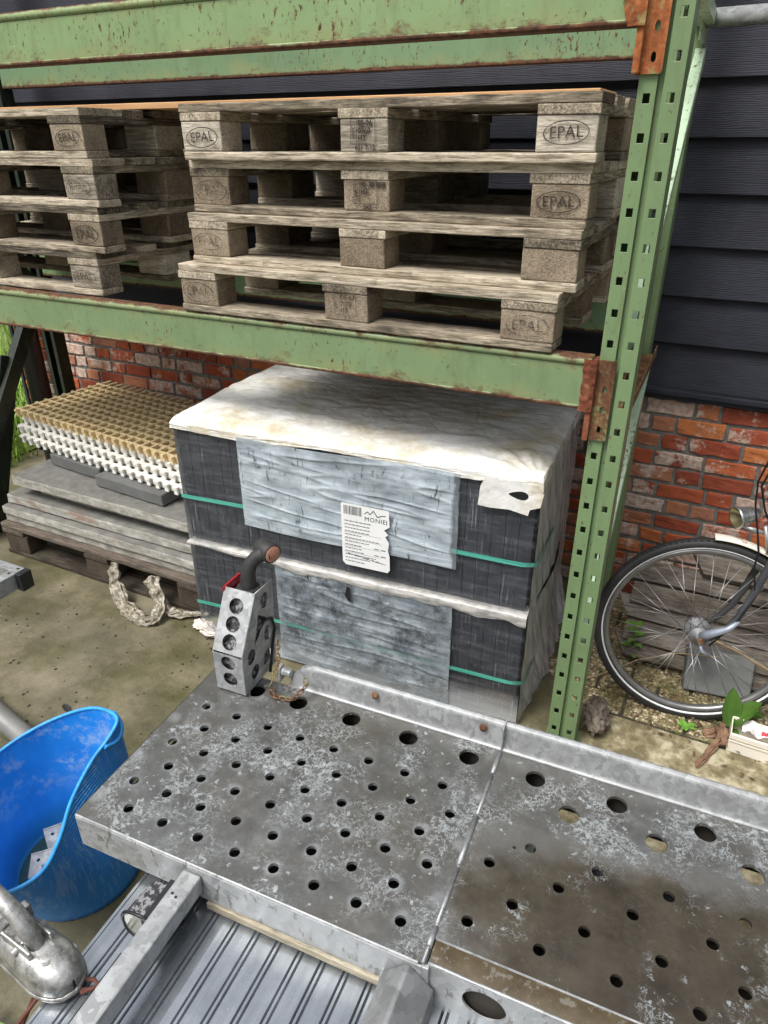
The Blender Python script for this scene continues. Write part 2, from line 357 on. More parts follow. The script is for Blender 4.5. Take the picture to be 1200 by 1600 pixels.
def m_film(name, kind):
    s = NT(name); v = s.obj(False)
    nb = s.bump(s.math('ADD', s.noise(s.scale(v, (4, 4, 14)), 3, 4, .6), s.math('MULTIPLY', s.vor(s.mix(.2, v, s.noise(v, 5, 3, col=True), 'ADD'), 14, 'DISTANCE_TO_EDGE'), .5)), .26, .006)
    if kind == 'patch':
        w = s.mix(.03, v, s.noise(v, 9, 3, col=True), 'ADD')
        rub = s.mr(s.noise(s.scale(w, (13, 6, 7)), 1.3, 6, .75), .58, .66)
        rub2 = s.mr(s.noise(s.scale(w, (46, 8, 6)), 1.1, 4, .7), .60, .66)
        q = s.sep(w); cbx = s.n('ShaderNodeCombineXYZ'); s.put(cbx.inputs[0], q[0]); s.put(cbx.inputs[2], s.math('ADD', q[2], s.math('MULTIPLY', q[0], .05)))
        cr = s.noise(s.scale(cbx.outputs[0], (1.6, 1, 17)), 2, 3, .5); lines = s.math('ABSOLUTE', s.math('SUBTRACT', cr, .5)); lines = s.mr(lines, .0, .05, .80, 1.0)
        a = s.math('MULTIPLY', lines, s.math('SUBTRACT', .95, s.math('MULTIPLY', s.math('MAXIMUM', rub, rub2), .72)))
        a = s.math('MULTIPLY', a, s.mr(s.noise(v, 3.5, 4, .6), .3, .5, .55, .95))
        bd_ = s.math('MINIMUM', s.math('SUBTRACT', q[0], .255), s.math('SUBTRACT', 1.045, q[0]))
        a = s.math('MULTIPLY', a, s.mr(s.math('ADD', bd_, s.math('MULTIPLY', s.math('SUBTRACT', s.noise(s.scale(v, (20, 1, 5)), 2, 4, .7), .5), .03)), .0, .010, .35, 1.0))
        c = s.ramp(s.noise(v, 11, 4), [(.3, lin(152, 164, 172)), (.7, lin(200, 211, 218))])
        rough = .38
    elif kind == 'lowpatch':
        w = s.mix(.03, v, s.noise(v, 9, 3, col=True), 'ADD')
        rub = s.mr(s.noise(s.scale(w, (6, 5, 6)), 1.2, 7, .78), .44, .60)
        lines = s.mr(s.noise(s.scale(v, (5, 1, 16)), 2, 6, .7), .35, .65, .6, 1.0)
        a = s.math('MULTIPLY', lines, s.math('SUBTRACT', .88, s.math('MULTIPLY', rub, .66)))
        c = s.ramp(s.noise(v, 11, 4), [(.3, lin(130, 142, 152)), (.7, lin(178, 188, 195))])
        rough = .35
    elif kind == 'strip':
        a = s.mr(s.noise(s.scale(v, (7, 7, 10)), 2.2, 5, .65), .34, .62, .42, .88)
        c = lin(206, 204, 198); rough = .35
    elif kind == 'front':
        st = s.noise(s.scale(v, (3, 3, 30)), 2, 5, .65)
        sc = s.math('MAXIMUM', s.mr(s.noise(s.scale(v, (70, 8, 4)), 1.2, 5, .7), .60, .72), s.mr(s.noise(v, 90, 5, .8), .62, .70))
        a = s.math('ADD', s.math('ADD', s.mr(st, .45, .8, .01, .12), s.mr(s.sep(v)[2], -.11, .02, .55, 0)), s.math('MULTIPLY', sc, .30))
        c = (.62, .66, .70); rough = .3
    elif kind == 'side':
        q = s.sep(v)
        cb = s.n('ShaderNodeCombineXYZ'); s.put(cb.inputs[0], s.math('ADD', s.math('MULTIPLY', q[1], 1.0), s.math('MULTIPLY', q[2], .45))); s.put(cb.inputs[1], q[2]); s.put(cb.inputs[2], q[0])
        st = s.math('ADD', s.math('MULTIPLY', s.noise(s.scale(cb.outputs[0], (85, 5, 4)), 1.5, 4, .6, .3), .5), s.math('MULTIPLY', s.noise(s.scale(cb.outputs[0], (14, 2.5, 2)), 1.5, 4, .6), .5))
        e = s.mr(q[1], .0, .20, .30, 0)
        a = s.math('ADD', s.mr(st, .40, .60, .38, .9), e)
        c = s.ramp(s.noise(v, 8, 4), [(.3, (.56, .575, .59)), (.7, (.76, .77, .78))]); rough = .26
        nb = s.bump(st, .16, .006)
    tr = s.n('ShaderNodeBsdfTransparent').outputs[0]
    mx = s.n('ShaderNodeMixShader'); s.put(mx.inputs[0], a); s.put(mx.inputs[1], tr); s.put(mx.inputs[2], s.bsdf(c, rough, 0, nb))
    gl = s.n('ShaderNodeBsdfGlossy'); gl.inputs['Roughness'].default_value = .22; s.put(gl.inputs['Normal'], nb)
    fr = s.n('ShaderNodeLayerWeight'); fr.inputs[0].default_value = .25
    m2 = s.n('ShaderNodeMixShader'); s.put(m2.inputs[0], s.math('MULTIPLY', fr.outputs['Fresnel'], .35)); s.put(m2.inputs[1], mx.outputs[0]); s.put(m2.inputs[2], gl.outputs[0])
    return s.done(m2.outputs[0])
film_patch = m_film('printed_film_patch', 'patch'); film_low = m_film('rubbed_film_patch', 'lowpatch')
film_strip = m_film('milky_film_strip', 'strip')
film_front = m_film('clear_film_front', 'front'); film_side = m_film('streaky_stretch_film', 'side')
def m_sheet():
    s = NT('dirty_shaded_white_sheet'); v = s.obj(False)
    c = s.ramp(s.noise(v, 9, 5, .65), [(.3, lin(206, 206, 200)), (.7, lin(238, 238, 235))])
    st = s.mr(s.noise(v, 5.5, 6, .7), .47, .68)
    c = s.mix(s.math('MULTIPLY', st, .8), c, lin(182, 166, 126))
    mo = s.mr(s.noise(v, 45, 5, .75), .55, .7)
    c = s.mix(s.math('MULTIPLY', mo, .3), c, lin(150, 144, 126))
    dk = s.mr(s.sep(v)[1], .30, .62)  # shade painted into the colour towards the back of the sheet
    dn = s.mr(s.math('ADD', s.math('MULTIPLY', dk, .5), s.noise(v, 6, 5, .65)), .72, 1.0)
    c = s.mix(s.math('MULTIPLY', dn, .25), c, lin(98, 96, 88))
    return s.done(s.bsdf(c, .42, 0, s.bump(s.math('ADD', s.noise(s.mix(.15, v, s.noise(v, 4, 3, col=True), 'ADD'), 26, 7, .7), s.math('MULTIPLY', s.mr(s.vor(s.mix(.3, v, s.noise(v, 5, 4, col=True), 'ADD'), 8, 'DISTANCE_TO_EDGE'), 0, .16), .4)), .5, .006), spec=.4))
sheet_m = m_sheet()
def m_scrap():
    s = NT('dirty_plastic_scrap'); v = s.obj(False)
    f = s.noise(v, 26, 5, .7); g = s.noise(v, 80, 4, .7)
    c = s.ramp(s.math('ADD', s.math('MULTIPLY', f, .6), s.math('MULTIPLY', g, .4)), [(.36, lin(84, 76, 60)), (.48, lin(132, 124, 106)), (.66, lin(186, 180, 164))])
    tr = s.n('ShaderNodeBsdfTransparent').outputs[0]; mx = s.n('ShaderNodeMixShader')
    s.put(mx.inputs[0], s.mr(g, .35, .6, .55, 1.0)); s.put(mx.inputs[1], tr); s.put(mx.inputs[2], s.bsdf(c, .4, 0, s.bump(g, .15, .003)))
    return s.done(mx.outputs[0])
film_scrap = m_scrap()
def m_strap():
    s = NT('teal_strap'); v = s.obj(False)
    c = s.ramp(s.noise(s.scale(v, (3, 3, 60)), 2, 4), [(.3, lin(58, 140, 124)), (.7, lin(92, 176, 156))])
    return s.done(s.bsdf(c, .35))
strap_m = m_strap()
paper_m = m_plain('label_paper', (.78, .79, .78), .6, var=.06, nscale=12)
ink_m = m_plain('label_ink', (.015, .015, .017), .6); ink_grey = m_plain('label_grey_ink', (.16, .16, .17), .7)
def m_tub(name, inside):
    s = NT(name); v = s.obj(False)
    z = s.sep(v)[2]
    c = s.ramp(s.noise(v, 7, 5), [(.3, lin(24, 120, 210)), (.7, lin(46, 152, 238))])
    if inside:
        w = s.mix(.04, v, s.noise(v, 12, 3, col=True), 'ADD')
        m = s.mr(s.noise(w, 8.5, 7, .78), .50, .60)
        m = s.math('MULTIPLY', m, s.mr(z, .10, .2))
        c = s.mix(s.math('MULTIPLY', m, .6), c, lin(168, 190, 210))
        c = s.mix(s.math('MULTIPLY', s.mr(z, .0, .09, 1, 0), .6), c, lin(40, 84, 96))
        nb = None
    else:
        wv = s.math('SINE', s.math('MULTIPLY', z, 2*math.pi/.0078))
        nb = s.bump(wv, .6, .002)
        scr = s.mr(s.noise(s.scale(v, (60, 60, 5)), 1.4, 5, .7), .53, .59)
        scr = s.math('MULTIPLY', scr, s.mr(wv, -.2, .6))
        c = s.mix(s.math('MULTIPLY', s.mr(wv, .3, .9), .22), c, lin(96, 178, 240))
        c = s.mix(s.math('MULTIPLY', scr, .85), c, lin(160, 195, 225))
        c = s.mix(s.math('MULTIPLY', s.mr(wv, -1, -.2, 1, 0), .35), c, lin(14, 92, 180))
    return s.done(s.bsdf(c, .38, 0, nb, spec=.5))
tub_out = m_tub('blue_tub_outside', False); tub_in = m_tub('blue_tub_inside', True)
rim_m = m_plain('pale_blue_rim', lin(48, 146, 216), .45, var=.3, nscale=40)
water_m = m_plain('murky_water', lin(40, 66, 66), .12, var=.3, nscale=14)
white_vinyl = m_plain('white_vinyl', lin(228, 222, 208), .5, var=.08, nscale=8)
def m_mud():
    s = NT('chipped_white_enamel'); v = s.obj(False)
    m = s.mr(s.noise(v, 28, 5, .7), .58, .64)
    c = s.mix(m, lin(226, 220, 205), lin(146, 108, 80))
    return s.done(s.bsdf(c, .45))
mud_m = m_mud()
rim_steel = m_plain('rim_steel', (.22, .22, .22), .35, .6, var=.2)
steel = m_plain('dull_alloy', (.46, .46, .46), .4, .6, var=.25, nscale=40)
hub_m = m_plain('brake_hub_grey', (.20, .205, .215), .55, .2, var=.3, nscale=40)
chrome = m_plain('pitted_chrome', (.62, .62, .6), .22, .9, var=.35, nscale=60, bump=.1)
brass_in = m_plain('tarnished_reflector', (.32, .28, .16), .25, .7, var=.3, nscale=20)
white_line = m_plain('reflective_band', (.75, .76, .76), .45, var=.05)
frame_grey = m_plain('dark_grey_enamel', (.045, .048, .052), .3, var=.3)
cable_m = m_plain('black_cable', (.01, .01, .011), .4)
leaf_m = m_plain('dock_leaf', lin(66, 98, 34), .5, var=.35, nscale=18, bump=.2)
weed_m = m_plain('young_weed', lin(96, 140, 50), .55, var=.3, nscale=30)
grass_m = m_plain('bright_grass', lin(128, 160, 62), .6, var=.4, nscale=3)
root_m = m_plain('dead_root', lin(120, 92, 72), .85, var=.45, nscale=40, bump=.5)
bark_m = m_plain('weathered_stump', lin(118, 108, 96), .9, var=.45, nscale=26, bump=.7)
block_m = m_plain('grey_block', lin(112, 114, 112), .9, var=.2, nscale=30, bump=.4)
soil_m = m_plain('soil_edge', (.05, .045, .03), .95, var=.5, nscale=30, bump=.6)
pipe_m = m_plain('grey_pipe', lin(142, 142, 138), .4, .2, var=.15, nscale=14)
drain_m = m_plain('dark_drainpipe', lin(30, 33, 38), .4, var=.2)
rope_m = m_plain('rust_red_rope', lin(92, 52, 42), .8, var=.3, nscale=90, bump=.5)
def m_zinc():
    s = NT('worn_cast_zinc'); v = s.obj(False)
    f = s.noise(v, 26, 6, .7); g = s.noise(v, 120, 4, .7)
    c = s.ramp(s.math('ADD', s.math('MULTIPLY', f, .75), s.math('MULTIPLY', g, .25)), [(.34, (.10, .10, .095)), (.46, (.30, .30, .285)), (.6, (.52, .52, .50))])
    return s.done(s.bsdf(c, s.math('ADD', .24, s.math('MULTIPLY', g, .22)), .7, s.bump(s.math('ADD', f, g), .18, .003)))
coupling_m = m_zinc()
_unused = m_galv('worn_cast_zinc', .40, metal=.75, rough=.34, scale=140)
lens_red = m_plain('red_lens', (.3, .01, .02), .2); lens_grey = m_plain('clouded_lens', lin(110, 110, 92), .2, var=.25)
lens_pink = m_plain('faded_amber_reflector', lin(176, 128, 106), .35, var=.2, nscale=60)
litter_m = m_plain('crumpled_paper', lin(216, 210, 208), .6, var=.15); litter_red = m_plain('red_print', lin(190, 60, 66), .6)
stalk_m = m_plain('dry_stalk', lin(160, 138, 104), .8, var=.25, nscale=40)

# ------------------------------------------------------------------ mesh helpers
def tag(o, label=None, cat=None, group=None, kind=None):
    if label: o['label'] = label
    if cat: o['category'] = cat
    if group: o['group'] = group
    if kind: o['kind'] = kind
    return o
def empty(name, loc=(0, 0, 0), rz=0, label=None, cat=None, group=None, rot=None):
    o = bpy.data.objects.new(name, None); COL.objects.link(o); o.empty_display_size = .1
    o.location = loc; o.rotation_euler = rot if rot else (0, 0, rz)
    return tag(o, label, cat, group)
def link(name, me, mats, parent=None, loc=None, bevel=0, smooth=False, rot=None):
    o = bpy.data.objects.new(name, me); COL.objects.link(o)
    if mats is not None and not me.materials:
        for m in (mats if isinstance(mats, (list, tuple)) else [mats]): me.materials.append(m)
    if parent: o.parent = parent
    if loc is not None: o.location = loc
    if rot is not None: o.rotation_euler = rot
    if smooth:
        for p in me.polygons: p.use_smooth = True
    if bevel:
        b = o.modifiers.new('bevel', 'BEVEL'); b.width = bevel; b.segments = 2; b.limit_method = 'ANGLE'; b.angle_limit = R(40)
    return o
class MB:
    def __init__(s): s.b = bmesh.new(); s.mi = 0
    def box(s, x0, x1, y0, y1, z0, z1, M=None):
        r = bmesh.ops.create_cube(s.b, size=1)
        T = Matrix.Translation(((x0+x1)/2, (y0+y1)/2, (z0+z1)/2)) @ Matrix.Diagonal((x1-x0, y1-y0, z1-z0, 1))
        bmesh.ops.transform(s.b, matrix=(M @ T) if M else T, verts=r['verts'])
        for f in {f for v in r['verts'] for f in v.link_faces}: f.material_index = s.mi
        return s
    def bar(s, p0, p1, w, h, up=(0, 0, 1)):
        p0, p1 = Vector(p0), Vector(p1); d = (p1-p0); L = d.length; d.normalize()
        u = Vector(up); sx = d.cross(u).normalized(); u = sx.cross(d)
        M = Matrix((sx, d, u)).transposed().to_4x4(); M.translation = (p0+p1)/2
        return s.box(-w/2, w/2, -L/2, L/2, -h/2, h/2, M)
    def tube(s, pts, r, n=10, cap=True, flat=1.0):
        pts = [Vector(p) for p in pts]; rs = r if isinstance(r, (list, tuple)) else [r]*len(pts)
        rings = []; up = None
        for i, p in enumerate(pts):
            d = (pts[min(i+1, len(pts)-1)]-pts[max(i-1, 0)]).normalized()
            if up is None: up = Vector((0, 0, 1)) if abs(d.z) < .9 else Vector((1, 0, 0))
            a = d.cross(up).normalized(); b = a.cross(d).normalized(); up = b
            rings.append([s.b.verts.new(p+rs[i]*(math.cos(t)*a+math.sin(t)*b*flat)) for t in [2*math.pi*k/n for k in range(n)]])
        for A, B in zip(rings, rings[1:]):
            for k in range(n):
                f = s.b.faces.new((A[k], A[(k+1) % n], B[(k+1) % n], B[k])); f.smooth = True; f.material_index = s.mi
        if cap:
            f = s.b.faces.new(rings[0][::-1]); f.material_index = s.mi
            f = s.b.faces.new(rings[-1]); f.material_index = s.mi
        return s
    def lathe(s, prof, M=None, n=24, close=False):
        rings = []
        for r, z in prof:
            ring = []
            for k in range(n):
                t = 2*math.pi*k/n; q = Vector((r*math.cos(t), r*math.sin(t), z))
                ring.append(s.b.verts.new(M @ q if M else q))
            rings.append(ring)
        prs = list(zip(rings, rings[1:])) + ([(rings[-1], rings[0])] if close else [])
        for A, B in prs:
            for k in range(n):
                f = s.b.faces.new((A[k], A[(k+1) % n], B[(k+1) % n], B[k])); f.smooth = True; f.material_index = s.mi
        return s
    def poly(s, pts):
        f = s.b.faces.new([s.b.verts.new(p) for p in pts]); f.material_index = s.mi; return s
    def grid(s, nx, ny, fn, smooth=True):
        vs = [[s.b.verts.new(fn(i/nx, j/ny)) for i in range(nx+1)] for j in range(ny+1)]
        for j in range(ny):
            for i in range(nx):
                f = s.b.faces.new((vs[j][i], vs[j][i+1], vs[j+1][i+1], vs[j+1][i])); f.smooth = smooth; f.material_index = s.mi
        return s
    def add(s, me, M=None):
        k = len(s.b.verts); nf = len(s.b.faces); s.b.from_mesh(me); s.b.verts.ensure_lookup_table(); s.b.faces.ensure_lookup_table()
        if M: bmesh.ops.transform(s.b, matrix=M, verts=s.b.verts[k:])
        for f in s.b.faces[nf:]: f.material_index = s.mi
        return s
    def mesh(s, name, fixn=True):
        if fixn: bmesh.ops.recalc_face_normals(s.b, faces=s.b.faces)
        me = bpy.data.meshes.new(name); s.b.to_mesh(me); s.b.free(); return me
    def build(s, name, mats, parent=None, loc=None, bevel=0, fixn=True, rot=None): return link(name, s.mesh(name, fixn), mats, parent, loc, bevel, rot=rot)

def curve_mesh(c, M=None):
    o = bpy.data.objects.new('tmp', c)
    COL.objects.link(o)
    me = bpy.data.meshes.new_from_object(o.evaluated_get(bpy.context.evaluated_depsgraph_get()))
    bpy.data.objects.remove(o); bpy.data.curves.remove(c)
    if M: me.transform(M)
    return me
def plate(outline, holes, thick, M=None):
    c = bpy.data.curves.new('p', 'CURVE'); c.dimensions = '2D'; c.fill_mode = 'BOTH'; c.extrude = thick/2
    for pts in [outline]+holes:
        sp = c.splines.new('POLY'); sp.points.add(len(pts)-1); sp.use_cyclic_u = True
        for q, p in zip(sp.points, pts): q.co = (p[0], p[1], 0, 1)
    return curve_mesh(c, M)
def circ(x, y, r, n=22, ry=None): return [(x+r*math.cos(2*math.pi*k/n), y+(ry or r)*math.sin(2*math.pi*k/n)) for k in range(n)]
def rect(x0, x1, y0, y1): return [(x0, y0), (x1, y0), (x1, y1), (x0, y1)]
def text(txt, size, M=None, ext=.0002, align='CENTER', sp=1.0, bold=0):
    c = bpy.data.curves.new('t', 'FONT'); c.body = txt; c.size = size; c.extrude = ext; c.align_x = align; c.align_y = 'CENTER'; c.space_character = sp; c.offset = bold
    c.resolution_u = 3
    return curve_mesh(c, M)
def ring(rx, ry, w, ext=.0004, n=40, a0=0, a1=2*math.pi):
    return plate(circ(0, 0, rx, n, ry), [circ(0, 0, rx-w, n, ry-w)], ext)
# front-facing frame (plate xy -> world xz, facing -y)
FRONT = Matrix(((1, 0, 0, 0), (0, 0, -1, 0), (0, 1, 0, 0), (0, 0, 0, 1)))
SIDE = Matrix(((0, 0, 1, 0), (1, 0, 0, 0), (0, 1, 0, 0), (0, 0, 0, 1)))     # plate xy -> yz
def fbm(p, s, o=3): return noise.fractal(Vector(p)*s, 1.0, 2.0, o)

# ------------------------------------------------------------------ camera
CAM = Vector((0.27867, -1.81561, 1.80464)); yaw, pit, rol = -.464239, .482753, .00309
fwd = Vector((math.sin(yaw)*math.cos(pit), math.cos(yaw)*math.cos(pit), -math.sin(pit)))
rt = Vector((math.cos(yaw), -math.sin(yaw), 0)); dn = fwd.cross(rt)
r2 = rt*math.cos(rol)+dn*math.sin(rol); d2 = -rt*math.sin(rol)+dn*math.cos(rol)
cd = bpy.data.cameras.new('camera'); cam = bpy.data.objects.new('camera', cd); COL.objects.link(cam)
Mx = Matrix((r2, -d2, -fwd)).transposed().to_4x4(); Mx.translation = CAM; cam.matrix_world = Mx
cd.sensor_fit = 'VERTICAL'; cd.sensor_height = 24; cd.lens = 24*1102.6128/1600; cd.clip_end = 500; cd.clip_start = .02
scene.camera = cam

# ------------------------------------------------------------------ setting
g = MB().box(-120, 120, -120, 120, -.3, 0).build('ground', ground_m); tag(g, 'wet mossy concrete yard floor with brown and green stains', 'ground', kind='structure')
# strip of pavers by the wall
pv = MB(); rnd = random.Random(3)
y = .236; row = 0
while y < 1.02:
    x = -.02 - (row % 2)*.11
    while x < 3.4:
        w = .205
        M = Matrix.Translation((x+w/2, y+.0525, .006+rnd.uniform(-.003, .003))) @ Matrix.Rotation(rnd.uniform(-.012, .012), 4, 'Z') @ Matrix.Rotation(rnd.uniform(-.008, .008), 4, 'X')
        if x + w > .02: pv.box(-w/2+.003, w/2-.003, -.0495, .0495, -.05, .004, M)
        x += w+.004
    y += .106; row += 1
p = pv.build('paving', paver_m, bevel=.004); tag(p, 'rows of mossy exposed aggregate pavers along the brick wall', 'paving', kind='structure')
sj = MB().box(0.0, 3.4, .233, 1.03, -.05, .003).build('paving_joints', soil_m); tag(sj, 'dark soil in the joints between the pavers', 'soil', kind='structure')
sl = MB().box(.075, 3.4, -.9, .229, -.05, .006).build('concrete_strip', slabconc_m, bevel=.004); tag(sl, 'light mottled concrete strip in front of the pavers', 'concrete strip', kind='structure')

# brick wall: every brick modelled, one wall
def brick_wall():
    root = empty('brick_wall', (-3.66, 1.03, 0), 0, 'weathered red brick plinth wall with white paint remains below the dark boards', 'wall')
    X0, X1, H, ch, bl = 0.0, 7.3, .925, .0705, .190
    MB().box(X0, X1, .007, .22, -.1, H-.004).build('mortar', mortar_m, root)
    rnd = random.Random(11)
    me = MB(); tones = []; whites = []
    b = me.b; lt = b.faces.layers.float.new('brick_tone'); lw = b.faces.layers.float.new('white_paint')
    z = -.06; row = 0
    while z < H-.02:
        x = X0 - (.5*bl if row % 2 else 0)
        while x < X1:
            L = bl*rnd.choice([1, 1, 1, .5, .55]) + rnd.uniform(-.008, .008)
            h = .0565+rnd.uniform(-.004, .003)
            x0, x1 = max(x+.0065, X0), min(x+L-.0065, X1)
            if x1-x0 > .03:
                n0 = len(b.faces)
                dy = rnd.uniform(-.003, .003)
                r = bmesh.ops.create_cube(b, size=1)
                bmesh.ops.transform(b, matrix=Matrix.Translation(((x0+x1)/2, .03+dy, z+h/2)) @ Matrix.Rotation(rnd.uniform(-.012, .012), 4, 'Y') @ Matrix.Diagonal((x1-x0, .06, h, 1)), verts=r['verts'])
                eds = list({e for v in r['verts'] for e in v.link_edges})
                bmesh.ops.subdivide_edges(b, edges=eds, cuts=3, use_grid_fill=True)
                b.faces.ensure_lookup_table()
                t, w = rnd.random(), min(1, max(0, rnd.gauss(.50, .30)))
                for f in b.faces[n0:]: f[lt] = t; f[lw] = w
            x += L
        z += ch; row += 1
    for v in b.verts:
        q = v.co
        v.co = q + Vector((fbm(q, 30, 2), .6*fbm(q+Vector((5, 0, 0)), 30, 2), fbm(q+Vector((0, 9, 0)), 30, 2)))*.0062
    m = me.mesh('bricks')
    o = link('bricks', m, brick_m, root, bevel=.006)
    for pz in m.polygons: pz.use_smooth = False
brick_wall()
# side of the building beyond the corner
# timber cladding
def siding():
    root = empty('board_wall', (-3.72, 1.0, .9), 0, 'dark charcoal overlapping timber board wall above the brick', 'wall')
    e = .1687; zb = 1.983-6*e-.9     # lowest board bottom, local
    m = MB()
    for k in range(16):
        z0 = zb+k*e; z1 = z0+e+.012
        for (a, bq) in ((0, 7.4),):
            v = [(a, 0.002, z0), (bq, 0.002, z0), (bq, .028, z1), (a, .028, z1)]
            w = [(a, .026, z0), (bq, .026, z0), (bq, .040, z1), (a, .040, z1)]
            V = [m.b.verts.new(q) for q in v+w]
            for f in ((0, 1, 2, 3), (7, 6, 5, 4), (1, 0, 4, 5), (3, 2, 6, 7), (0, 3, 7, 4), (2, 1, 5, 6)): m.b.faces.new([V[i] for i in f])
    m.build('boards', siding_m, root, bevel=.003)
    MB().box(0, 7.4, -.012, .03, zb-.026, zb-.006).box(0, 7.4, .002, .05, zb-.045, zb-.028).build('bottom_trim', siding_m, root, bevel=.002)
    MB().box(0, .02, .05, 4, -.9, 2.6).build('gable_side', siding_m, root)
siding()
# drainpipe
dp = empty('drainpipe', (-3.415, .935, 0), 0, 'black drainpipe running down the wall near its left corner', 'drainpipe')
MB().tube([(0, 0, 0), (0, 0, 3)], .06, 20).build('pipe', drain_m, dp)
MB().lathe([(.061, .9), (.068, .9), (.068, .98), (.061, .98)]).build('socket', drain_m, dp)
# grass beyond the corner
def grass():
    m = MB(); rnd = random.Random(5)
    for i in range(6500):
        x = rnd.uniform(-7.5, -3.62); y = rnd.uniform(.35, 6.0)
        if rnd.random() < .55: x = rnd.uniform(-5.2, -3.62); y = rnd.uniform(.35, 3)
        if x > -3.75 and y > .98: continue
        h = rnd.uniform(.10, .36); a = rnd.uniform(0, 6.28); w = rnd.uniform(.004, .008); ln = rnd.uniform(.03, .2)
        d = Vector((math.cos(a), math.sin(a), 0)); s_ = Vector((-d.y, d.x, 0))*w
        b0 = Vector((x, y, 0)); b1 = b0+d*ln*.3+Vector((0, 0, h*.6)); b2 = b0+d*ln+Vector((0, 0, h))
        V = [m.b.verts.new(q) for q in (b0-s_, b0+s_, b1+s_*.8, b1-s_*.8, b2)]
        m.b.faces.new(V[:4]); m.b.faces.new((V[3], V[2], V[4]))
    tag(m.build('grass', grass_m, fixn=False), 'bright green long grass beyond the corner of the wall', 'grass', kind='stuff')
    tag(MB().box(-9, -3.74, .5, 9, -.02, .012).build('turf', m_plain('turf_soil', lin(88, 104, 48), .9, var=.4, nscale=10, bump=.4)), 'green turf under the long grass', 'turf', kind='structure')
grass()

# ------------------------------------------------------------------ pallet rack
def post_meshes(H, z0=.0, first=1.735, p=.0754):
    # local: x0 at left hole column; front face y=0
    lo, hi = [], []
    k = -20
    while True:
        z = first-p*k; k += 1
        if z > H-.04: continue
        if z < .05: break
        lo.append(rect(-.0072, .0072, z-.0092, z+.0092)); hi.append(rect(.0428, .0572, z-.0092, z+.0092))
    def strip(x0, x1, hs):
        bm = bmesh.new(); hs = sorted(hs, key=lambda q: q[0][1])
        xs = [x0, hs[0][0][0], hs[0][1][0], x1]; zs = [0]
        for q in hs: zs += [q[0][1], q[2][1]]
        zs.append(H)
        V = [[bm.verts.new((x, 0, z)) for x in xs] for z in zs]
        for j in range(len(zs)-1):
            for i in range(3):
                if i == 1 and j % 2 == 1: continue
                bm.faces.new((V[j][i], V[j][i+1], V[j+1][i+1], V[j+1][i]))
        r = bmesh.ops.extrude_face_region(bm, geom=bm.faces[:])
        bmesh.ops.translate(bm, vec=(0, .0022, 0), verts=[v for v in r['geom'] if isinstance(v, bmesh.types.BMVert)])
        me = bpy.data.meshes.new('strip'); bm.to_mesh(me); bm.free(); return me
    return strip(-.020, .0185, lo), strip(.0315, .070, hi)
rack = empty('pallet_rack', (0, 0, 0), 0, 'green painted steel pallet rack with rusty edges in front of the dark wall', 'rack')
pa, pb = post_meshes(2.75)
def post(loc, mat, flip=False):
    m = MB()
    S = Matrix.Scale(-1, 4, (0, 1, 0)) if flip else Matrix()
    T = Matrix.Translation((0, -.0011, 0))
    m.add(pa, S @ T); m.add(pb, S @ T)
    s_ = -1 if flip else 1
    def bx(x0, x1, y0, y1): m.box(x0, x1, min(s_*y0, s_*y1), max(s_*y0, s_*y1), 0, 2.75)
    bx(.0165, .0185, .0012, .014); bx(.0315, .0335, .0012, .014); bx(.0187, .0313, .012, .014)
    bx(-.020, -.018, .0012, .07); bx(.068, .070, .0012, .07); bx(-.0178, .004, .068, .070); bx(.046, .0678, .068, .070)
    o = m.build('upright_post', mat, rack, loc, bevel=.0012)
    MB().box(-.03, .08, min(0, s_*.09)-.006, max(0, s_*.09)+.006, 0, .008).build('foot_plate', mat, o)
    return o
post((0, 0, 0), green_post); post((-.055, .86, 0), green_post, True)
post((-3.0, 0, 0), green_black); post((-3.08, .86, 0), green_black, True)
br = MB(); br.bar((.012, .80, 2.03), (.036, .04, 1.30), .030, .045); br.build('brace', green_pale, rack, bevel=.003)
def channel(p0, p1, w, mat):
    m = MB(); p0, p1 = Vector(p0), Vector(p1)
    m.bar(p0, p1, w, .003); off = (p1-p0).normalized().cross(Vector((0, 0, 1))).normalized()*(w/2)
    for sg in (-1, 1): m.bar(p0+off*sg+Vector((0, 0, .016)), p1+off*sg+Vector((0, 0, .016)), .003, .034)
    return m.build('brace', mat, rack)
channel((.012, .80, 1.14), (.034, .07, 1.14), .05, rust_brown)
channel((.012, .80, 2.10), (.034, .07, 2.10), .05, green_pale)
b2_ = MB(); b2_.bar((.012, .80, 1.10), (.036, .05, .34), .028, .042); b2_.build('brace', green_pale, rack, bevel=.003)
MB().bar((-2.95, .62, 1.02), (-2.95, .05, .20), .05, .07).build('brace', green_black, rack, bevel=.003)
MB().bar((-2.98, .47, .86), (-2.98, .15, -.02+.03), .05, .10).build('brace', green_black, rack, bevel=.003)
MB().bar((-2.98, .80, 1.10), (-2.98, .10, 1.85), .03, .045).build('brace', green_black, rack, bevel=.003)
def beam(z0, z1, y0, y1, mat, front=True, x0=-2.95, x1=-.034):
    m = MB(); sg = -1 if front else 1
    # local z from 0..h; box body with a rounded rim on top and a step
    h = z1-z0
    m.box(x0, x1, y0, y1, 0, h-.022)
    yf = y0 if front else y1
    m.box(x0, x1, y0+(.000 if front else .012), y1-(.012 if front else 0), h-.022, h)
    m.tube([(x0, yf-sg*.004, h-.012), (x1, yf-sg*.004, h-.012)], .0105, 10)
    m.tube([(x0, yf-sg*.004, .006), (x1, yf-sg*.004, .006)], .007, 8)
    return m.build('beam', mat, rack, (0, 0, z0), bevel=.003)
bl_lo = beam(1.188, 1.325, -.023, .03, m_green('lower_beam_paint', 0, .137, .55))
bl_up = beam(2.016, 2.152, -.023, .03, m_green('upper_beam_paint', 0, .136, 1.1, (128, 152, 106)))
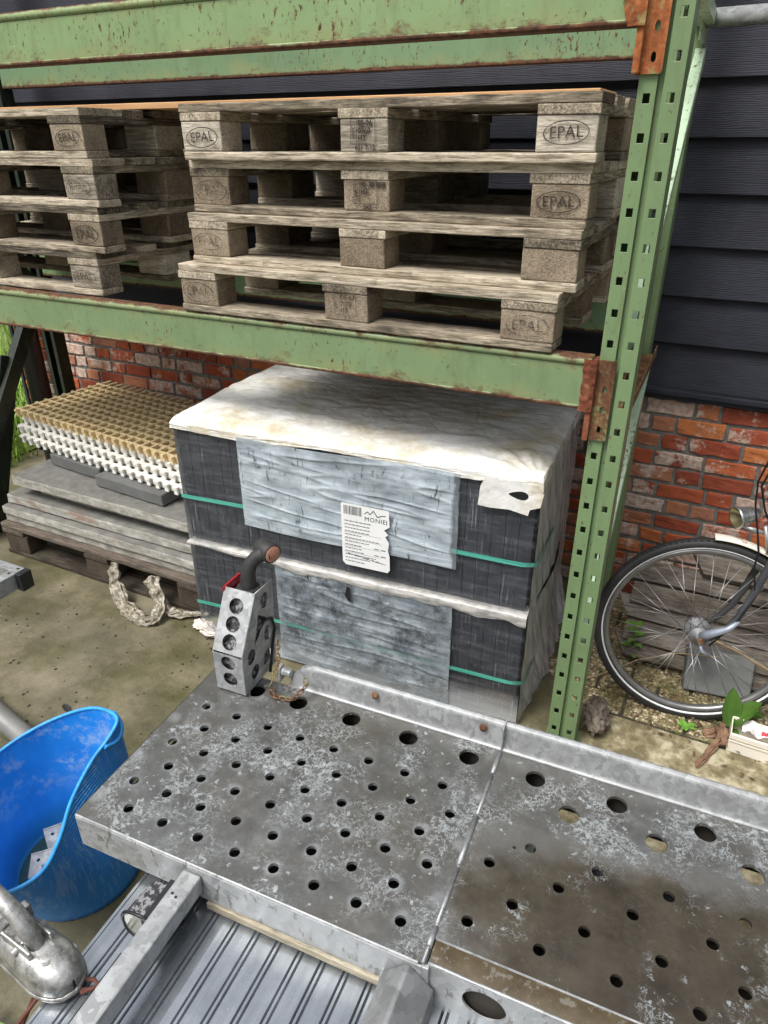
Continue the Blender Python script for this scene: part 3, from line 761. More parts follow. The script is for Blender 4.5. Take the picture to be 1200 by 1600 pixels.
bl_rl = beam(1.198, 1.325, .80, .85, m_green('rear_beam_paint', 0, .127, .3, (108, 140, 102)), False, -3.0, -.07)
bl_ru = beam(2.028, 2.152, .80, .85, m_green('rear_upper_beam_paint', 0, .124, 1.2, (108, 136, 102)), False, -3.0, -.07)
def connector(z0, z1, par, zb, name='end_plate', flange=True, mm=rust_brown):
    # plate on the left strip of the post with hook slots + welded edge at beam end
    H = z1-z0; n = int(H/.0754)
    hs = []
    for k in range(n+1):
        zc = .03+k*.054
        if zc < H-.02: hs.append(circ(.004, zc, .0055, 12, .010))
    me = plate([(-.020, 0.004), (-.016, 0), (.021, 0), (.025, .004), (.025, H-.004), (.021, H), (-.016, H), (-.020, H-.004)], hs, .004, FRONT)
    m = MB(); m.add(me, Matrix.Translation((0, -.0075, 0)))
    return m.build(name, mm, par, (0, 0, z0-zb))
c1 = connector(1.105, 1.318, bl_lo, 1.188)
c2 = connector(1.93, 2.16, bl_up, 2.016, mm=rust_orange)
def weld(z0, z1, zb, par, mat, wide=.0):
    rnd = random.Random(int(z0*100)); m = MB()
    def fn(u, v):
        z = z0+(z1-z0)*v
        xl = -.052 - wide*max(0, min(1, (z-2.0)/.14)) + .006*fbm((0, 0, z), 40)
        x = xl+(-.019-xl)*u
        yv = -.0285-.004*math.sin(math.pi*u)+.0025*fbm((x, 0, z), 90)
        return Vector((x, yv, z-zb))
    m.grid(8, 40, fn)
    m.build('rusty_weld', mat, par)
weld(1.186, 1.322, 1.188, bl_lo, rust_red); weld(2.014, 2.15, 2.016, bl_up, rust_orange, .035)
MB().box(-.0345, -.0195, -.026, .03, -.084, .13).build('end_bend', rust_red, bl_lo, bevel=.003)
MB().box(-.0345, -.0195, -.026, .03, -.086, .136).build('end_bend', rust_orange, bl_up, bevel=.003)

# scaffold tube at the top right
st = empty('scaffold_tube', (.018, .78, 2.115), 0, 'galvanised scaffold tube fixed level beside the rack top at right', 'tube')
MB().tube([(0, 0, 0), (2.4, 0, .03)], .0242, 20).build('tube', galv, st)
MB().box(-.006, -.001, -.10, .04, -.06, .035).build('mounting_plate', green_pale, st)

# ------------------------------------------------------------------ pallets
LIB = {}
def rough_box(lx, ly, lz, seed, jit=.0016, cuts=None):
    m = MB(); m.box(-lx/2, lx/2, -ly/2, ly/2, 0, lz)
    b = m.b
    L = max(lx, ly); ax = 0 if lx >= ly else 1
    n = cuts or max(1, int(L/.06))
    for k in range(1, n):
        c = -L/2+L*k/n
        bmesh.ops.bisect_plane(b, geom=b.verts[:]+b.edges[:]+b.faces[:], plane_co=(c if ax == 0 else 0, c if ax == 1 else 0, 0), plane_no=(1, 0, 0) if ax == 0 else (0, 1, 0))
    o = Vector((seed*3.1, seed*1.7, seed))
    for v in b.verts:
        q = v.co
        ed = 1.0
        v.co = q+Vector((fbm(q+o, 18, 2), fbm(q+o+Vector((7, 0, 0)), 18, 2), fbm(q+o+Vector((0, 7, 0)), 14, 2)*.8))*jit
    return m.mesh('m')
def lib(kind, lx, ly, lz, nvar, jit, mats):
    key = (kind, mats[0].name)
    if key not in LIB:
        LIB[key] = [rough_box(lx, ly, lz, random.random()*50+i, jit) for i in range(nvar)]
        for i, me in enumerate(LIB[key]): me.materials.append(mats[i % len(mats)])
    return random.choice(LIB[key])
def stamp_oval(parent, loc, mat, w=.058, h=.024):
    m = MB(); m.add(ring(w, h*1.18, .0026)); m.add(text('EPAL', .040, Matrix.Diagonal((1.0, 1.0, 1, 1))))
    me = m.mesh('s'); me.transform(FRONT)
    k = random.uniform(.9, 1.06)
    o = link('stamp', me, mat, parent, (loc[0]+random.uniform(-.006, .004), loc[1], loc[2]+random.uniform(-.004, .003)), rot=(0, random.uniform(-.06, .06), 0)); o.scale = (k, 1, k*random.uniform(.92, 1.05))
def stamp_box(parent, loc, mat, lines, foot):
    m = MB(); F = lambda x0, x1, y0, y1: m.box(x0, x1, y0, y1, -.0002, .0002)
    t = .0012; x0, x1, y0, y1 = -.038, .034, -.022, .036
    F(x0, x1, y0, y0+t); F(x0, x1, y1-t, y1); F(x0, x0+t, y0, y1); F(x1-t, x1, y0, y1); F(-.021, -.021+t, y0, y1)
    for i, l in enumerate(lines): m.add(text(l, .0185, Matrix.Translation((-.017, .0265-.0175*i, 0)), align='LEFT', bold=.0006))
    m.add(text('IPPC', .0145, Matrix.Translation((-.0295, .008, 0)) @ Matrix.Rotation(R(90), 4, 'Z')))
    m.add(text(foot, .0165, Matrix.Translation((0.004, -.0305, 0)), bold=.0003))
    me = m.mesh('s'); me.transform(FRONT); link('stamp', me, mat, parent, loc)
def pallet(loc, rz, label, group, marks=None, kind='mix', LX=1.2, wet=False, blockmat=None, name='wooden_pallet'):
    root = empty(name, loc, rz, label, 'pallet', group)
    wx, wy, ck = (wood_wet['x'], wood_wet['y'], chip_wet) if wet else (wood['x'], wood['y'], chip)
    rn = random
    tw = [.145, .10, .145, .10, .145]; gap = (.8-sum(tw))/4; y = 0
    for i, w in enumerate(tw):
        me = lib('top%d' % (w*1000), LX, w, .022, 4, .002, [wx]); o = link('top_board', me, None, root, (-LX/2+rn.uniform(-.004, .004), y+w/2, .122), .002, rot=(rn.uniform(-.003, .003), 0, rn.uniform(-.002, .002))); y += w+gap
    for i, x in enumerate((-.0725, -LX/2, -LX+.0725)):
        me = lib('cross', .145, .8, .022, 4, .0016, [wy]); link('cross_board', me, None, root, (x+rn.uniform(-.003, .003), .4, .1), .002)
    for j, (w, yc) in enumerate(((.10, .05), (.145, .4), (.10, .75))):
        me = lib('bot%d' % (w*1000), LX, w, .022, 4, .0022, [wx]); link('bottom_board', me, None, root, (-LX/2+rn.uniform(-.003, .003), yc, 0), .004)
        for i, x in enumerate((-.0725, -LX/2, -LX+.0725)):
            bk = (blockmat or ['chip'])[(i) % len(blockmat or ['chip'])] if j == 0 else rn.choice(['chip', 'chip', 'wood'])
            mm = ck if (bk == 'chip' or wet) else pale_block
            me = lib('blk%s%d' % (bk, w*1000), .141, w-.002, .078, 4, .0022, [mm])
            b = link('block', me, None, root, (x+rn.uniform(-.002, .002), yc+rn.uniform(0, .002), .022), .004)
            if j == 0 and marks and marks.get(i):
                kd, faint, extra = marks[i]
                lo = (0.002, -w/2-.0035, .040)
                if kd == 'oval': stamp_oval(b, lo, stampf if faint else stampm)
                else: stamp_box(b, lo, stampf if faint else stampb, *extra)
    return root
GR = 'euro pallets stacked on the right of the rack shelf'; GL = 'euro pallets stacked on the left of the rack shelf'
Z0 = 1.3275
ZF = [Z0+.144*3, Z0+.144*2, Z0+.144, Z0]
RX = [-.0923, -.0997, -.1012, -.1349]; RY = [.0055, .0249, .0045, -.0348]; RA = [.0031, .0087, .001, .0013]
S1 = (['ES-06', '0360', 'HT'], '021 7-12'); S2 = (['PL-30 808', 'HT'], '242'); S3 = (['DE-07', '2075', 'HT'], '7 1')
pallet((RX[0], RY[0], ZF[0]), -RA[0], 'topmost pallet of the right stack, with crisp oval stamps on pale wooden blocks', GR, {0: ('oval', 0, None), 1: ('box', 0, S1), 2: ('oval', 0, None)}, blockmat=['wood', 'wood', 'wood'])
pallet((RX[1], RY[1], ZF[1]), -RA[1], 'second pallet from the top of the right stack, dark oval stamp on its right block', GR, {0: ('oval', 0, None), 1: ('box', 0, S2), 2: ('oval', 1, None)})
pallet((RX[2], RY[2], ZF[2]), -RA[2], 'third pallet from the top of the right stack, with plain coarse chipboard blocks', GR, {2: ('oval', 1, None)})
pallet((RX[3], RY[3], ZF[3]), -RA[3], 'lowest pallet of the right stack, shifted left and resting on the green beam', GR, {0: ('oval', 1, None), 1: ('box', 1, S3), 2: ('oval', 1, None)})
LXs = [-1.700, -1.682, -1.694, -1.737]
pallet((LXs[0], .02, ZF[0]), .006, 'topmost pallet of the left stack, with a brown chipboard corner block', GL, {0: ('oval', 0, None)})
pallet((LXs[1], .02, ZF[1]), .0, 'second pallet from the top of the left stack, grey with a split corner', GL, {0: ('oval', 1, None)}, blockmat=['wood', 'chip', 'chip'])
pallet((LXs[2], .02, ZF[2]), .004, 'third pallet from the top of the left stack, round stamp on its block', GL, {0: ('oval', 0, None)})
pallet((LXs[3], .02, ZF[3]), -.004, 'lowest pallet of the left stack, pale grey and resting on the green beam', GL, {0: ('oval', 1, None)}, blockmat=['wood', 'wood', 'wood'])
pk = MB(); pk.box(-2.75, -.16, 0, .22, 0, .019)
tag(pk.build('timber_board', fresh, loc=(0, .30, 1.9065), bevel=.002), 'fresh orange pine board lying across the tops of both pallet stacks', 'board')

# ------------------------------------------------------------------ slabs, gratings (left, on the floor)
pp = empty('floor_pallet', (-1.50, .05, 0), 0, 'dark soaked wooden pallet on the floor under the grey concrete slabs', 'pallet')
for i, y0 in enumerate((0, .2, .4, .6, .8)):
    link('top_board', rough_box(1.25, .15, .028, i*3+1, .003), wood_wet['x'], pp, (-.625, y0+.075, .142), .008)
for x in (-.075, -.625, -1.175): link('cross_board', rough_box(.145, .95, .022, x, .002), wood_wet['y'], pp, (x, .475, .12), .003)
for yc in (.06, .475, .89):
    link('bottom_board', rough_box(1.25, .11, .022, yc, .003), wood_wet['x'], pp, (-.625, yc, 0), .006)
    for x in (-.085, -.625, -1.165): link('block', rough_box(.15, .105, .098, x+yc, .003), chip_wet, pp, (x, yc, .022), .006)
SG = 'concrete slabs piled on the floor pallet'
slz = .171
for i, (x0, x1, th, y0, lab) in enumerate([(-2.74, -1.50, .038, .085, 'lowest grey concrete slab of the pile, lying on the soaked pallet'),
        (-2.73, -1.495, .041, .070, 'second slab from the bottom of the pile, with a rusty brown edge'),
        (-2.72, -1.50, .044, .105, 'third slab from the bottom of the pile, with a crumbly light edge'),
        (-2.56, -1.49, .045, .17, 'fourth slab of the pile, set back and short at its left end'),
        (-2.66, -1.485, .046, .11, 'topmost grey slab of the pile, under the dark slates and gratings')]):
    o = link('concrete_slab', rough_box(x1-x0, .80, th, i*2.3, .003, 26), slab_m, None, ((x0+x1)/2, y0+.40, slz), .004, rot=(0, 0, random.uniform(-.006, .006)))
    tag(o, lab, 'slab', SG); slz += th+.007
o = link('slate', rough_box(.36, .35, .054, 4, .002), slate_m, None, (-2.385, .44, slz), .003, rot=(0, 0, -.09)); tag(o, 'dark grey slate under the gratings, farther left on the top slab', 'slate', 'loose slates')
o = link('slate', rough_box(.42, .36, .052, 5, .002), slate_m, None, (-1.975, .365, slz), .003, rot=(0, 0, -.07)); 
tag(o, 'dark grey slate poking out below the white gratings, nearer the shrink-wrapped tiles', 'slate', 'loose slates')
zg = slz+.058
def grating_mesh(L, D, p, h, seed, thick):
    m = MB(); rnd = random.Random(seed)
    nx = int(L/p); ny = int(D/p)
    for i in range(nx+1):            # bars running front to back, with T shaped ends
        x = i*p
        m.box(x-.008*thick, x+.008*thick, -.02, D+.02, h-.008, h)
        m.box(x-.0028*thick, x+.0028*thick, -.012, D+.012, .004, h-.0075)
        m.box(x-.011*thick, x+.011*thick, -.026, -.012, h-.009, h+.0006)
        m.box(x-.008*thick, x+.008*thick, -.020, -.0125, .0, h-.0095)
    for j in range(ny+1):
        y = j*p
        m.box(-.02, L+.02, y-.007*thick, y+.007*thick, h-.0075, h-.0005)
        m.box(-.016, L+.016, y-.003*thick, y+.003*thick, .002, h-.008)
        m.box(-.026, -.0165, y-.010*thick, y+.010*thick, h-.010, h+.0004)
    return m.mesh('grating')
gb = grating_mesh(1.17, .53, .0532, .036, 1, .72); gw = grating_mesh(1.15, .53, .0575, .037, 2, 1.3)
for k, (lab, ox, oy, rz) in enumerate([('lowest white plastic grating, directly on the dark slates', .06, -.035, -.112),
        ('middle white plastic grating, between two other white ones', .025, -.01, -.108),
        ('uppermost white plastic grating, just below the beige one', .045, .012, -.11)]):
    o = link('plastic_grating', gw, white_pl, None, (-2.862+ox, .375+oy, zg+k*.0385), rot=(0, 0, rz)); tag(o, lab, 'grating', 'plastic gratings piled on the slabs')
o = link('plastic_grating', gb, beige_pl, None, (-2.862, .384, zg+3*.0385), rot=(0, 0, -.112)); tag(o, 'beige plastic grating lying topmost on the white ones', 'grating', 'plastic gratings piled on the slabs')

# ------------------------------------------------------------------ wrapped tile packs
PA = R(4.0); PX, PY = -1.42, -.05
def pack(z, h, label, upper):
    root = empty('tile_pack', (PX, PY, z), PA, label, 'tile pack', 'wrapped packs of roof tiles')
    W, D = 1.275, .72
    m = MB(); rnd = random.Random(int(z*100)); n = 30; x = 0
    for i in range(n):
        w = W/n
        dy = rnd.uniform(0, .004); dz = rnd.uniform(-.004, 0)
        m.box(x+.0004, x+w-.0004, dy*.6, D-dy*.6, 0, h+dz); x += w
    m.build('roof_tiles', tile_m, root, bevel=.0012)
    # clear front film
    def ff(u, v):
        X = -.012+u*(W+.024); Z = (-.004 if upper else -.115)+v*(h+(.004 if upper else .115))
        return Vector((X, -.008-.0035*abs(fbm((X*2, 3, Z*12), 2, 3))-.0015*fbm((X*9, 1, Z*3), 2), Z))
    MB().grid(90, 40, ff).build('front_film', film_front, root, fixn=False)
    # streaky side film (right end), bulging a little
    def fs(u, v):
        Y = -.008+u*(D+.01); Z = (-.02 if upper else -.122)+v*(h+(.03 if upper else .122))
        bulge = .012+.022*math.sin(math.pi*min(1, u*1.1))**2*(.6 if upper else 1)
        if not upper: bulge += .030*max(0, .10-Z)/.2*(.1+1.3*u)*(1+.8*fbm((Y*14, 2, 0), 1, 2))
        fold = .004*fbm((Y*9+Z*4, Z*1.5, 2), 2, 3)
        return Vector((W+bulge+fold+.002, Y, Z))
    MB().grid(60, 60, fs).build('side_film', film_side, root, fixn=False)
    def fl(u, v):
        Y = -.008+u*(D+.01); Z = -.02+v*(h+.02)
        return Vector((-.010-.006*abs(fbm((Y*3, Z*6, 8), 2)), Y, Z))
    MB().grid(30, 30, fl).build('side_film', film_side, root, fixn=False)
    zs = .655-z if upper else .185-z
    sm = MB()
    def bandf(u, v):
        q = u*(W+.03+.25); zz = zs-.0075+.015*v
        if q < W+.008: X, Y = -.014+q, -.0135+.001*v-.0015*fbm((q*3, 0, 0), 2)
        else: X, Y = W+.0145+.012*min(1, (q-W)/.06), -.0125+(q-W-.008)*1.0
        zz += .006*fbm((q*1.3, z, 0), 1)
        return Vector((X, Y, zz))
    sm.grid(60, 2, bandf).build('strap', strap_m, root, fixn=False)
    return root, W, D, h
lowp, W, D, hL = pack(.125, .335, 'lower shrink-wrapped pack of dark roof tiles, standing on a pallet', False)
upp, W, D, hU = pack(.478, .468, 'upper shrink-wrapped pack of dark roof tiles with a white sheet on top', True)
def patch(root, x0, x1, z0, z1, mat, name, yoff, seed):
    def fn(u, v):
        X = x0+(x1-x0)*u; Z = z0+(z1-z0)*v
        f = min(u, 1-u, v, 1-v)*12
        wr = (1-abs(fbm((X*.9, seed, (Z+.05*X)*9), 2, 2))*2.2)**3*.0042 + abs(fbm((X*2, seed, Z*16), 2, 2))*.0014+.002*fbm((X*6, seed, Z*6), 3)
        drop = .004*math.sin(X*9)
        return Vector((X+.003*fbm((0, 0, Z*9), 2), yoff-.002-wr*min(1, f), Z+drop))
    return MB().grid(150, 130, fn).build(name, mat, root, fixn=False)
patch(upp, .255, 1.045, .108, .446, film_patch, 'printed_patch', -.0155, 3)
patch(lowp, .365, 1.04, -.105, .322, film_low, 'rubbed_patch', -.0155, 8)
# skirt of film + pallet below the lower pack
tp = empty('floor_pallet', (PX+1.25*math.cos(PA)+.012, PY+.045+1.25*math.sin(PA), 0), PA, 'pale wooden pallet on the floor under the wrapped tile packs', 'pallet')
for i, y0 in enumerate((0, .17, .34, .51)): link('top_board', rough_box(1.24, .145, .022, i+9, .002), wood['x'], tp, (-.62, y0+.0725, .100), .003)
for yc in (.05, .33, .61):
    for x in (-.075, -.62, -1.165): link('block', rough_box(.14, .10, .1, x+yc, .002), chip, tp, (x, yc, .0), .004)
# white strip of film between the packs (top of lower pack)
def strip(u, v):
    X = -.012+u*(W+.024); a = .014+.022*min(1, max(0, u-.12)*2)-.008*max(0, .25-u)*2
    a *= 1+.5*fbm((X*4, 0, 5), 1.5, 3); a *= 1.25-.2*u
    if v < .6:
        t = v/.6; return Vector((X, -.021-.002*fbm((X*8, t*3, 1), 2)-.003*math.sin(math.pi*t), hL+.006-.006*fbm((X*2.5, 3, 0), 1)-a*(1-t)))
    t = (v-.6)/.4; return Vector((X, -.021+t*.06, hL+.007+.002*t))
MB().grid(120, 12, strip).build('top_sheet', film_strip, lowp, fixn=False)
# white sheet over the upper pack
def topf(u, v):
    X0_ = -.055+u*(W+.11); X = min(max(X0_, -.016), W+.016); over = max(0, -.016-X0_, X0_-W-.016)
    hang = .020+.014*fbm((X*2.2, 1, 0), 1, 2)+.02*max(0, u-.84)*4
    if v < .14:
        t = v/.14; return Vector((X+(.003 if X > 0 else -.003)*min(1, over*60), -.0155-.003*abs(fbm((X*7, t, 0), 2)), hU-.006-hang*(1-t)-over*t))
    t = (v-.14)/.86; Y = -.0155+t*(D+.03)
    lift = .014*math.sin(math.pi*min(1, t*1.05))+.022*max(0, 1-abs(u-.16)/.2)*math.sin(math.pi*t)*.8
    wr = .007*abs(fbm((X*2+Y*3, Y*6-X*1.5, 4), 1.6, 4))+.003*abs(fbm((X*8, Y*8, 1), 1.8, 4))
    for cx_, sg_ in ((0, 1), (W, -1)):
        dx_, dy_ = (X-cx_)*sg_, Y+.016; dd = math.hypot(dx_, dy_)
        wr += .013*abs(math.sin(math.atan2(dy_, dx_+.002)*7+fbm((X*4, Y*4, 3), 1, 2)*2))*math.exp(-dd/.20)*min(1, dd*14)
    rnd_ = .012*max(0, 1-t/.05)**2
    lift -= rnd_
    edge = min(1, t*14)*min(1, max(0, min(X+.016, W+.016-X))*22+.12)
    return Vector((X+(.003 if X > 0 else -.003)*min(1, over*60), Y, hU+.007-rnd_+(lift+rnd_+wr)*edge-over*(1+.35*fbm((X, Y*7, 2), 1, 2))))
MB().grid(220, 140, topf).build('white_sheet', sheet_m, upp, fixn=False)
# torn white tape at the right front corner, with its hole
tape = plate([(1.105, .36), (1.11, .425), (1.125, .46), (1.27, .452), (1.298, .43), (1.292, .385), (1.262, .372), (1.258, .352), (1.20, .362), (1.145, .358)], [[(1.225+.030*math.cos(a), .413+.013*math.sin(a)*(1+.5*math.cos(a))) for a in [k*.42 for k in range(15)]]], .001, FRONT)
tape.transform(Matrix.Translation((0, -.0265, 0))); link('torn_tape', tape, sheet_m, upp)
MB().box(1.19, 1.26, -.0248, -.0242, .395, .43).build('tear', black_plastic, upp)
# rips in the lower film
rp = MB()
for (X, Z, s_) in ((.66, .255, 1.0), (.505, .30, .35), (1.12, .10, .25)):
    rp.poly([Vector((X+a*s_, -.0292, Z+b*s_)) for a, b in ((0, .055), (.012, .05), (.010, .018), (.016, -.012), (.002, -.006), (-.010, .012))])
rp.build('tear', black_plastic, lowp, fixn=False)
# label
def label():
    F = Matrix.Translation((0, -.0305, 0)) @ FRONT
    x0, x1, z0, z1 = .648, .822, .048, .284
    rt_ = [(x1-.004, z1-.002), (x1-.001, z1-.06), (x1-.02, z1-.075), (x1-.006, z1-.09), (x1-.016, z1-.10), (x1-.003, z1-.12), (x1-.007, z1-.15), (x1-.001, z1-.17), (x1, z0+.012), (x1-.008, z0)]
    out = [(x0+.012, z0), (x0+.001, z0+.012), (x0, z1-.004), (x0+.004, z1)]+rt_
    o = link('label', plate(out, [], .0006, F), paper_m, upp)
    m = MB(); T = Matrix.Translation((0, -.0005, 0)) @ F
    B = lambda a, b, c, d: m.box(a, b, c, d, -.0002, .0002, T)
    rnd = random.Random(2); x = x0+.010
    while x < x0+.074:
        w = rnd.choice([.0008, .0013, .002]); B(x, x+w, z1-.040, z1-.008); x += w+rnd.choice([.0009, .0015, .0022])
    m.add(text('MONIE', .0225, T @ Matrix.Translation((x0+.122, z1-.046, 0)), bold=0, sp=1.12))
    B(x1-.012, x1-.0095, z1-.054, z1-.038)
    zz = [(x0+.085, -.028), (x0+.096, -.018), (x0+.104, -.027), (x0+.117, -.012), (x0+.131, -.032), (x0+.146, -.024), (x0+.158, -.023)]
    for (a, b), (c, d) in zip(zz, zz[1:]):
        L = math.hypot(c-a, d-b); an = math.atan2(d-b, c-a)
        m.box(0, L+.001, -.0014, .0014, -.0002, .0002, T @ Matrix.Translation((a, z1+b, 0)) @ Matrix.Rotation(an, 4, 'Z'))
    m.build('label_print', ink_m, o)
    m = MB(); z = z1-.066
    for i in range(13):
        x = x0+.012; end = x0+rnd.choice([.07, .10, .125])
        B2 = lambda a, b, c, d: m.box(a, b, c, d, -.0002, .0002, T)
        while x < end:
            w = rnd.uniform(.004, .014); B2(x, x+w, z, z+.0034); x += w+.0025
        if i in (3, 5, 7, 9): B2(x0+.008, x1-.03, z-.0035, z-.0028)
        z -= .0128
    for k in range(16): m.box(x0+.02+k*.0088, x0+.0285+k*.0088, z0+.044-.0010*k+rnd.uniform(-.0015, .0015), z0+.046-.0010*k+rnd.uniform(0, .0035), -.0002, .0002, T)
    for zz_ in (z1-.155, z1-.18):
        for xx in (x0+.118, x0+.142): m.box(xx, xx+.017, zz_, zz_+.004, -.0002, .0002, T)
    m.build('label_print', ink_grey, o)
label()
# loose plastic at the pack's foot
def crumple(name, pts, rad, mat, label, cat, seed, flat=.55, n=12, group=None, folds=0):
    P = [Vector(p) for p in pts]; out = []; N = 10
    for i in range(len(P)-1):
        a = P[max(i-1, 0)]; b = P[i]; c = P[i+1]; d = P[min(i+2, len(P)-1)]
        for k in range(N):
            t = k/N; out.append(.5*((2*b)+(c-a)*t+(2*a-5*b+4*c-d)*t*t+(3*b-a-3*c+d)*t**3))
    out.append(P[-1]); m = MB()
    rs = [rad*(.7+.5*fbm(q+Vector((seed, 0, 0)), 14, 2)) * (1 if 2 < i < len(out)-3 else .6) for i, q in enumerate(out)]
    m.tube(out, rs, n, flat=flat)
    nn = len(out)
    for i, v in enumerate(m.b.verts):
        r_i, k_i = divmod(i, n)
        if folds and r_i < nn: v.co = out[r_i]+(v.co-out[r_i])*(1+.34*math.cos(2*math.pi*k_i*folds/n+r_i*.09))
        q = v.co; v.co = q+Vector((fbm(q, 38, 3), fbm(q+Vector((3, 0, 0)), 38, 3), fbm(q+Vector((0, 3, 0)), 38, 3)))*rad*.35
        v.co.z = max(v.co.z, .001)
    o = m.build(name, mat); tag(o, label, cat, group); return o
crumple('plastic_scrap', [(-1.98, .03, .16), (-1.96, -.005, .09), (-1.89, -.045, .03), (-1.76, -.10, .02), (-1.68, -.085, .02), (-1.69, -.02, .06), (-1.76, .02, .12), (-1.78, .035, .14)], .032, film_scrap, 'twisted dirty plastic film lying in a loop on the floor before the soaked pallet', 'plastic film', 3, .42, 36, folds=5)
crumple('plastic_scrap', [(-1.72, .02, .07), (-1.66, -.01, .03), (-1.57, .02, .022), (-1.48, .07, .03)], .026, film_scrap, 'short twist of dirty plastic film running from the loop towards the tile packs', 'plastic film', 5, .42, 36, folds=5)
crumple('plastic_scrap', [(-1.50, -.01, .02), (-1.44, -.03, .03), (-1.37, -.055, .03)], .035, m_plain('pinkish_film', lin(214, 200, 188), .45, var=.2, nscale=30), 'pale crumpled film sticking out at the left foot of the tile packs', 'plastic film', 9, .6, 30, folds=7)

# ------------------------------------------------------------------ trailer deck in the foreground
TX, TY, TA = .004583, -1.12961, R(3.3)
tr = empty('flatbed_trailer', (TX, TY, 0), TA, 'galvanised trailer deck with punched holes, rear lamp guard and ribbed aluminium floor', 'trailer')
small = [(-.731+.0915*i, .3825) for i in range(8)]+[(-.69+.0913*i, .3165) for i in range(8)]+[(-.735+.0912*i, .2505) for i in range(8)]+[(-.695+.0914*i, .185) for i in range(8)]+[(-.74+.0913*i, .1197) for i in range(8)]+[(-.70+.0914*i, .055) for i in range(8)]
small = [p_ for p_ in small if p_[0] < -.03]
large = [(-.645, .484), (-.52, .487), (-.369, .488), (-.214, .486), (-.06, .485)]
HT = .008
dl = plate(rect(-.797, .001, .0, .534), [circ(x, y, .0113) for x, y in small]+[circ(x, y, .0235) for x, y in large], HT, Matrix.Translation((0, 0, .52-HT/2)))
d_ = link('deck_panel', dl, deck_m, tr)
rl = [(.098+.1795*i, .482) for i in range(8)]+[(.185+.18*i, .415) for i in range(7)]
rs = [(.059+.1385*i, .237) for i in range(9)]+[(.128+.134*i, .3015) for i in range(9)]+[(.054+.1343*i, .1035) for i in range(9)]+[(.123+.1345*i, .1685) for i in range(9)]
dr = plate(rect(.007, 1.6, .050, .534), [circ(x, y, .0225) for x, y in rl if x < 1.55]+[circ(x, y, .0113) for x, y in rs if x < 1.55]+[circ(.097, .29, .004, 10)], HT, Matrix.Translation((0, 0, .52-HT/2)))
link('deck_panel', dr, deck_b, tr)
# front apron plates
m = MB(); m.box(-.797, .004, -.004, .0, .425, .5135); m.box(.0, .016, -.003, .006, .40, .512); m.tube([(-.797, .0005, .5155), (-.004, .0005, .5155)], .0045, 8)
m.box(-.797, -.793, .0, .534, .45, .5115); m.build('front_apron', galv_drip, tr, bevel=.0015)
MB().box(-.80, -.7975, .02, .535, .47, .519).build('edge_seal', rubber, tr)
m = MB()
def bandg(u, v): return Vector((.012+1.588*u, .050-.042*v, .5175+.0022*math.sin(v*math.pi)-.004*v+.0006*fbm((u*40, v, 0), 1)))
m.grid(80, 6, bandg).build('drain_band', band_m, tr, fixn=False)
m = MB(); m.tube([(.012, .0505, .5185), (1.6, .0505, .5185)], .0022, 6); m.tube([(.012+.02*i, .0075, .513+.0012*fbm((i, 0, 0), .4)) for i in range(80)], .0034, 6); m.build('folded_edge', galv_bright, tr)
ov = [circ(.118+.228*i, .462, .040, 28, .037) for i in range(7)]
ap = plate(rect(.014, 1.6, .385, .512), ov, .004, Matrix.Translation((0, .006, 0)) @ FRONT); link('front_apron', ap, galv_drip, tr)
# raised lip along the back
m = MB()
def lipf(u, v):
    X = -.575+2.17*u
    pr = [(.532, .521), (.5385, .526), (.545, .556), (.552, .584), (.563, .589), (.570, .578)]
    t = v*(len(pr)-1); i = min(int(t), len(pr)-2); f = t-i
    Y = pr[i][0]+(pr[i+1][0]-pr[i][0])*f; Z = pr[i][1]+(pr[i+1][1]-pr[i][1])*f
    if X < -.53: k = (X+.575)/.045; Z = .52+(Z-.52)*(.35+.65*k)
    return Vector((X, Y, Z))
lip = m.grid(60, 15, lipf).build('back_lip', m_galv('dull_galvanised_lip', .29, metal=.35, scale=75, drip=.15, rough=.5), tr, fixn=False)
lip.modifiers.new('s', 'SOLIDIFY').thickness = .003
for X in (-.327, -.045, .75):
    MB().lathe([(.0, .010), (.006, .009), (.009, .004), (.0095, 0)], Matrix.Translation((X, .542, .568)) @ Matrix.Rotation(R(80), 4, 'X'), 12).build('bolt', rust_brown, tr)
MB().box(.0035, .0065, .53, .566, .522, .590).build('lip_joint', galv, tr)
MB().tube([(-.60, .548, .552), (-.572, .546, .552)], .012, 14).box(-.612, -.602, .535, .560, .5205, .568).build('lug', galv, tr, bevel=.003)
# hinge
m = MB()
for i, (a, b) in enumerate(((.03, .07), (.075, .20), (.206, .33), (.336, .45), (.456, .525))):
    m.tube([(.004, a, .5195), (.004, b, .5195)], .0048 if i % 2 else .0062, 10)
m.tube([(.004, .0, .5185), (.004, .53, .5185)], .0035, 8); m.box(-.0, .009, .002, .532, .505, .5125); m.build('hinge', m_galv('greasy_hinge', .26, metal=.5, scale=60), tr)
# board under the apron, frame and ribbed floor
MB().box(-.464, -.077, -.010, .04, .404, .4235).build('wooden_edge', m_wood('grimy_pale_wood', 'x', lin(104, 96, 80), lin(158, 149, 130), lin(190, 182, 162)), tr, bevel=.002)
bar1 = MB().box(-.510, -.467, -1.2, -.0055, .455, .501).build('frame_bar', galv_bright, tr, bevel=.004)
MB().tube([(-.497, -.058, .5), (-.497, -.058, .5016)], .003, 10).tube([(-.486, -.062, .5), (-.486, -.062, .5016)], .003, 10).build('rivet_hole', black_plastic, bar1)
MB().box(-.505, -.472, -1.19, -1.15, .403, .4545).build('bar_spacer', galv, tr)
MB().box(-.505, -.488, -.05, -.02, .403, .4545).build('bar_spacer', black_plastic, tr)  # spacer coloured black to sink into the shade under the bar
m = MB(); prof = [(-.072, .37), (-.070, .455), (-.026, .506), (-.018, .507), (.028, .462), (.030, .37)]
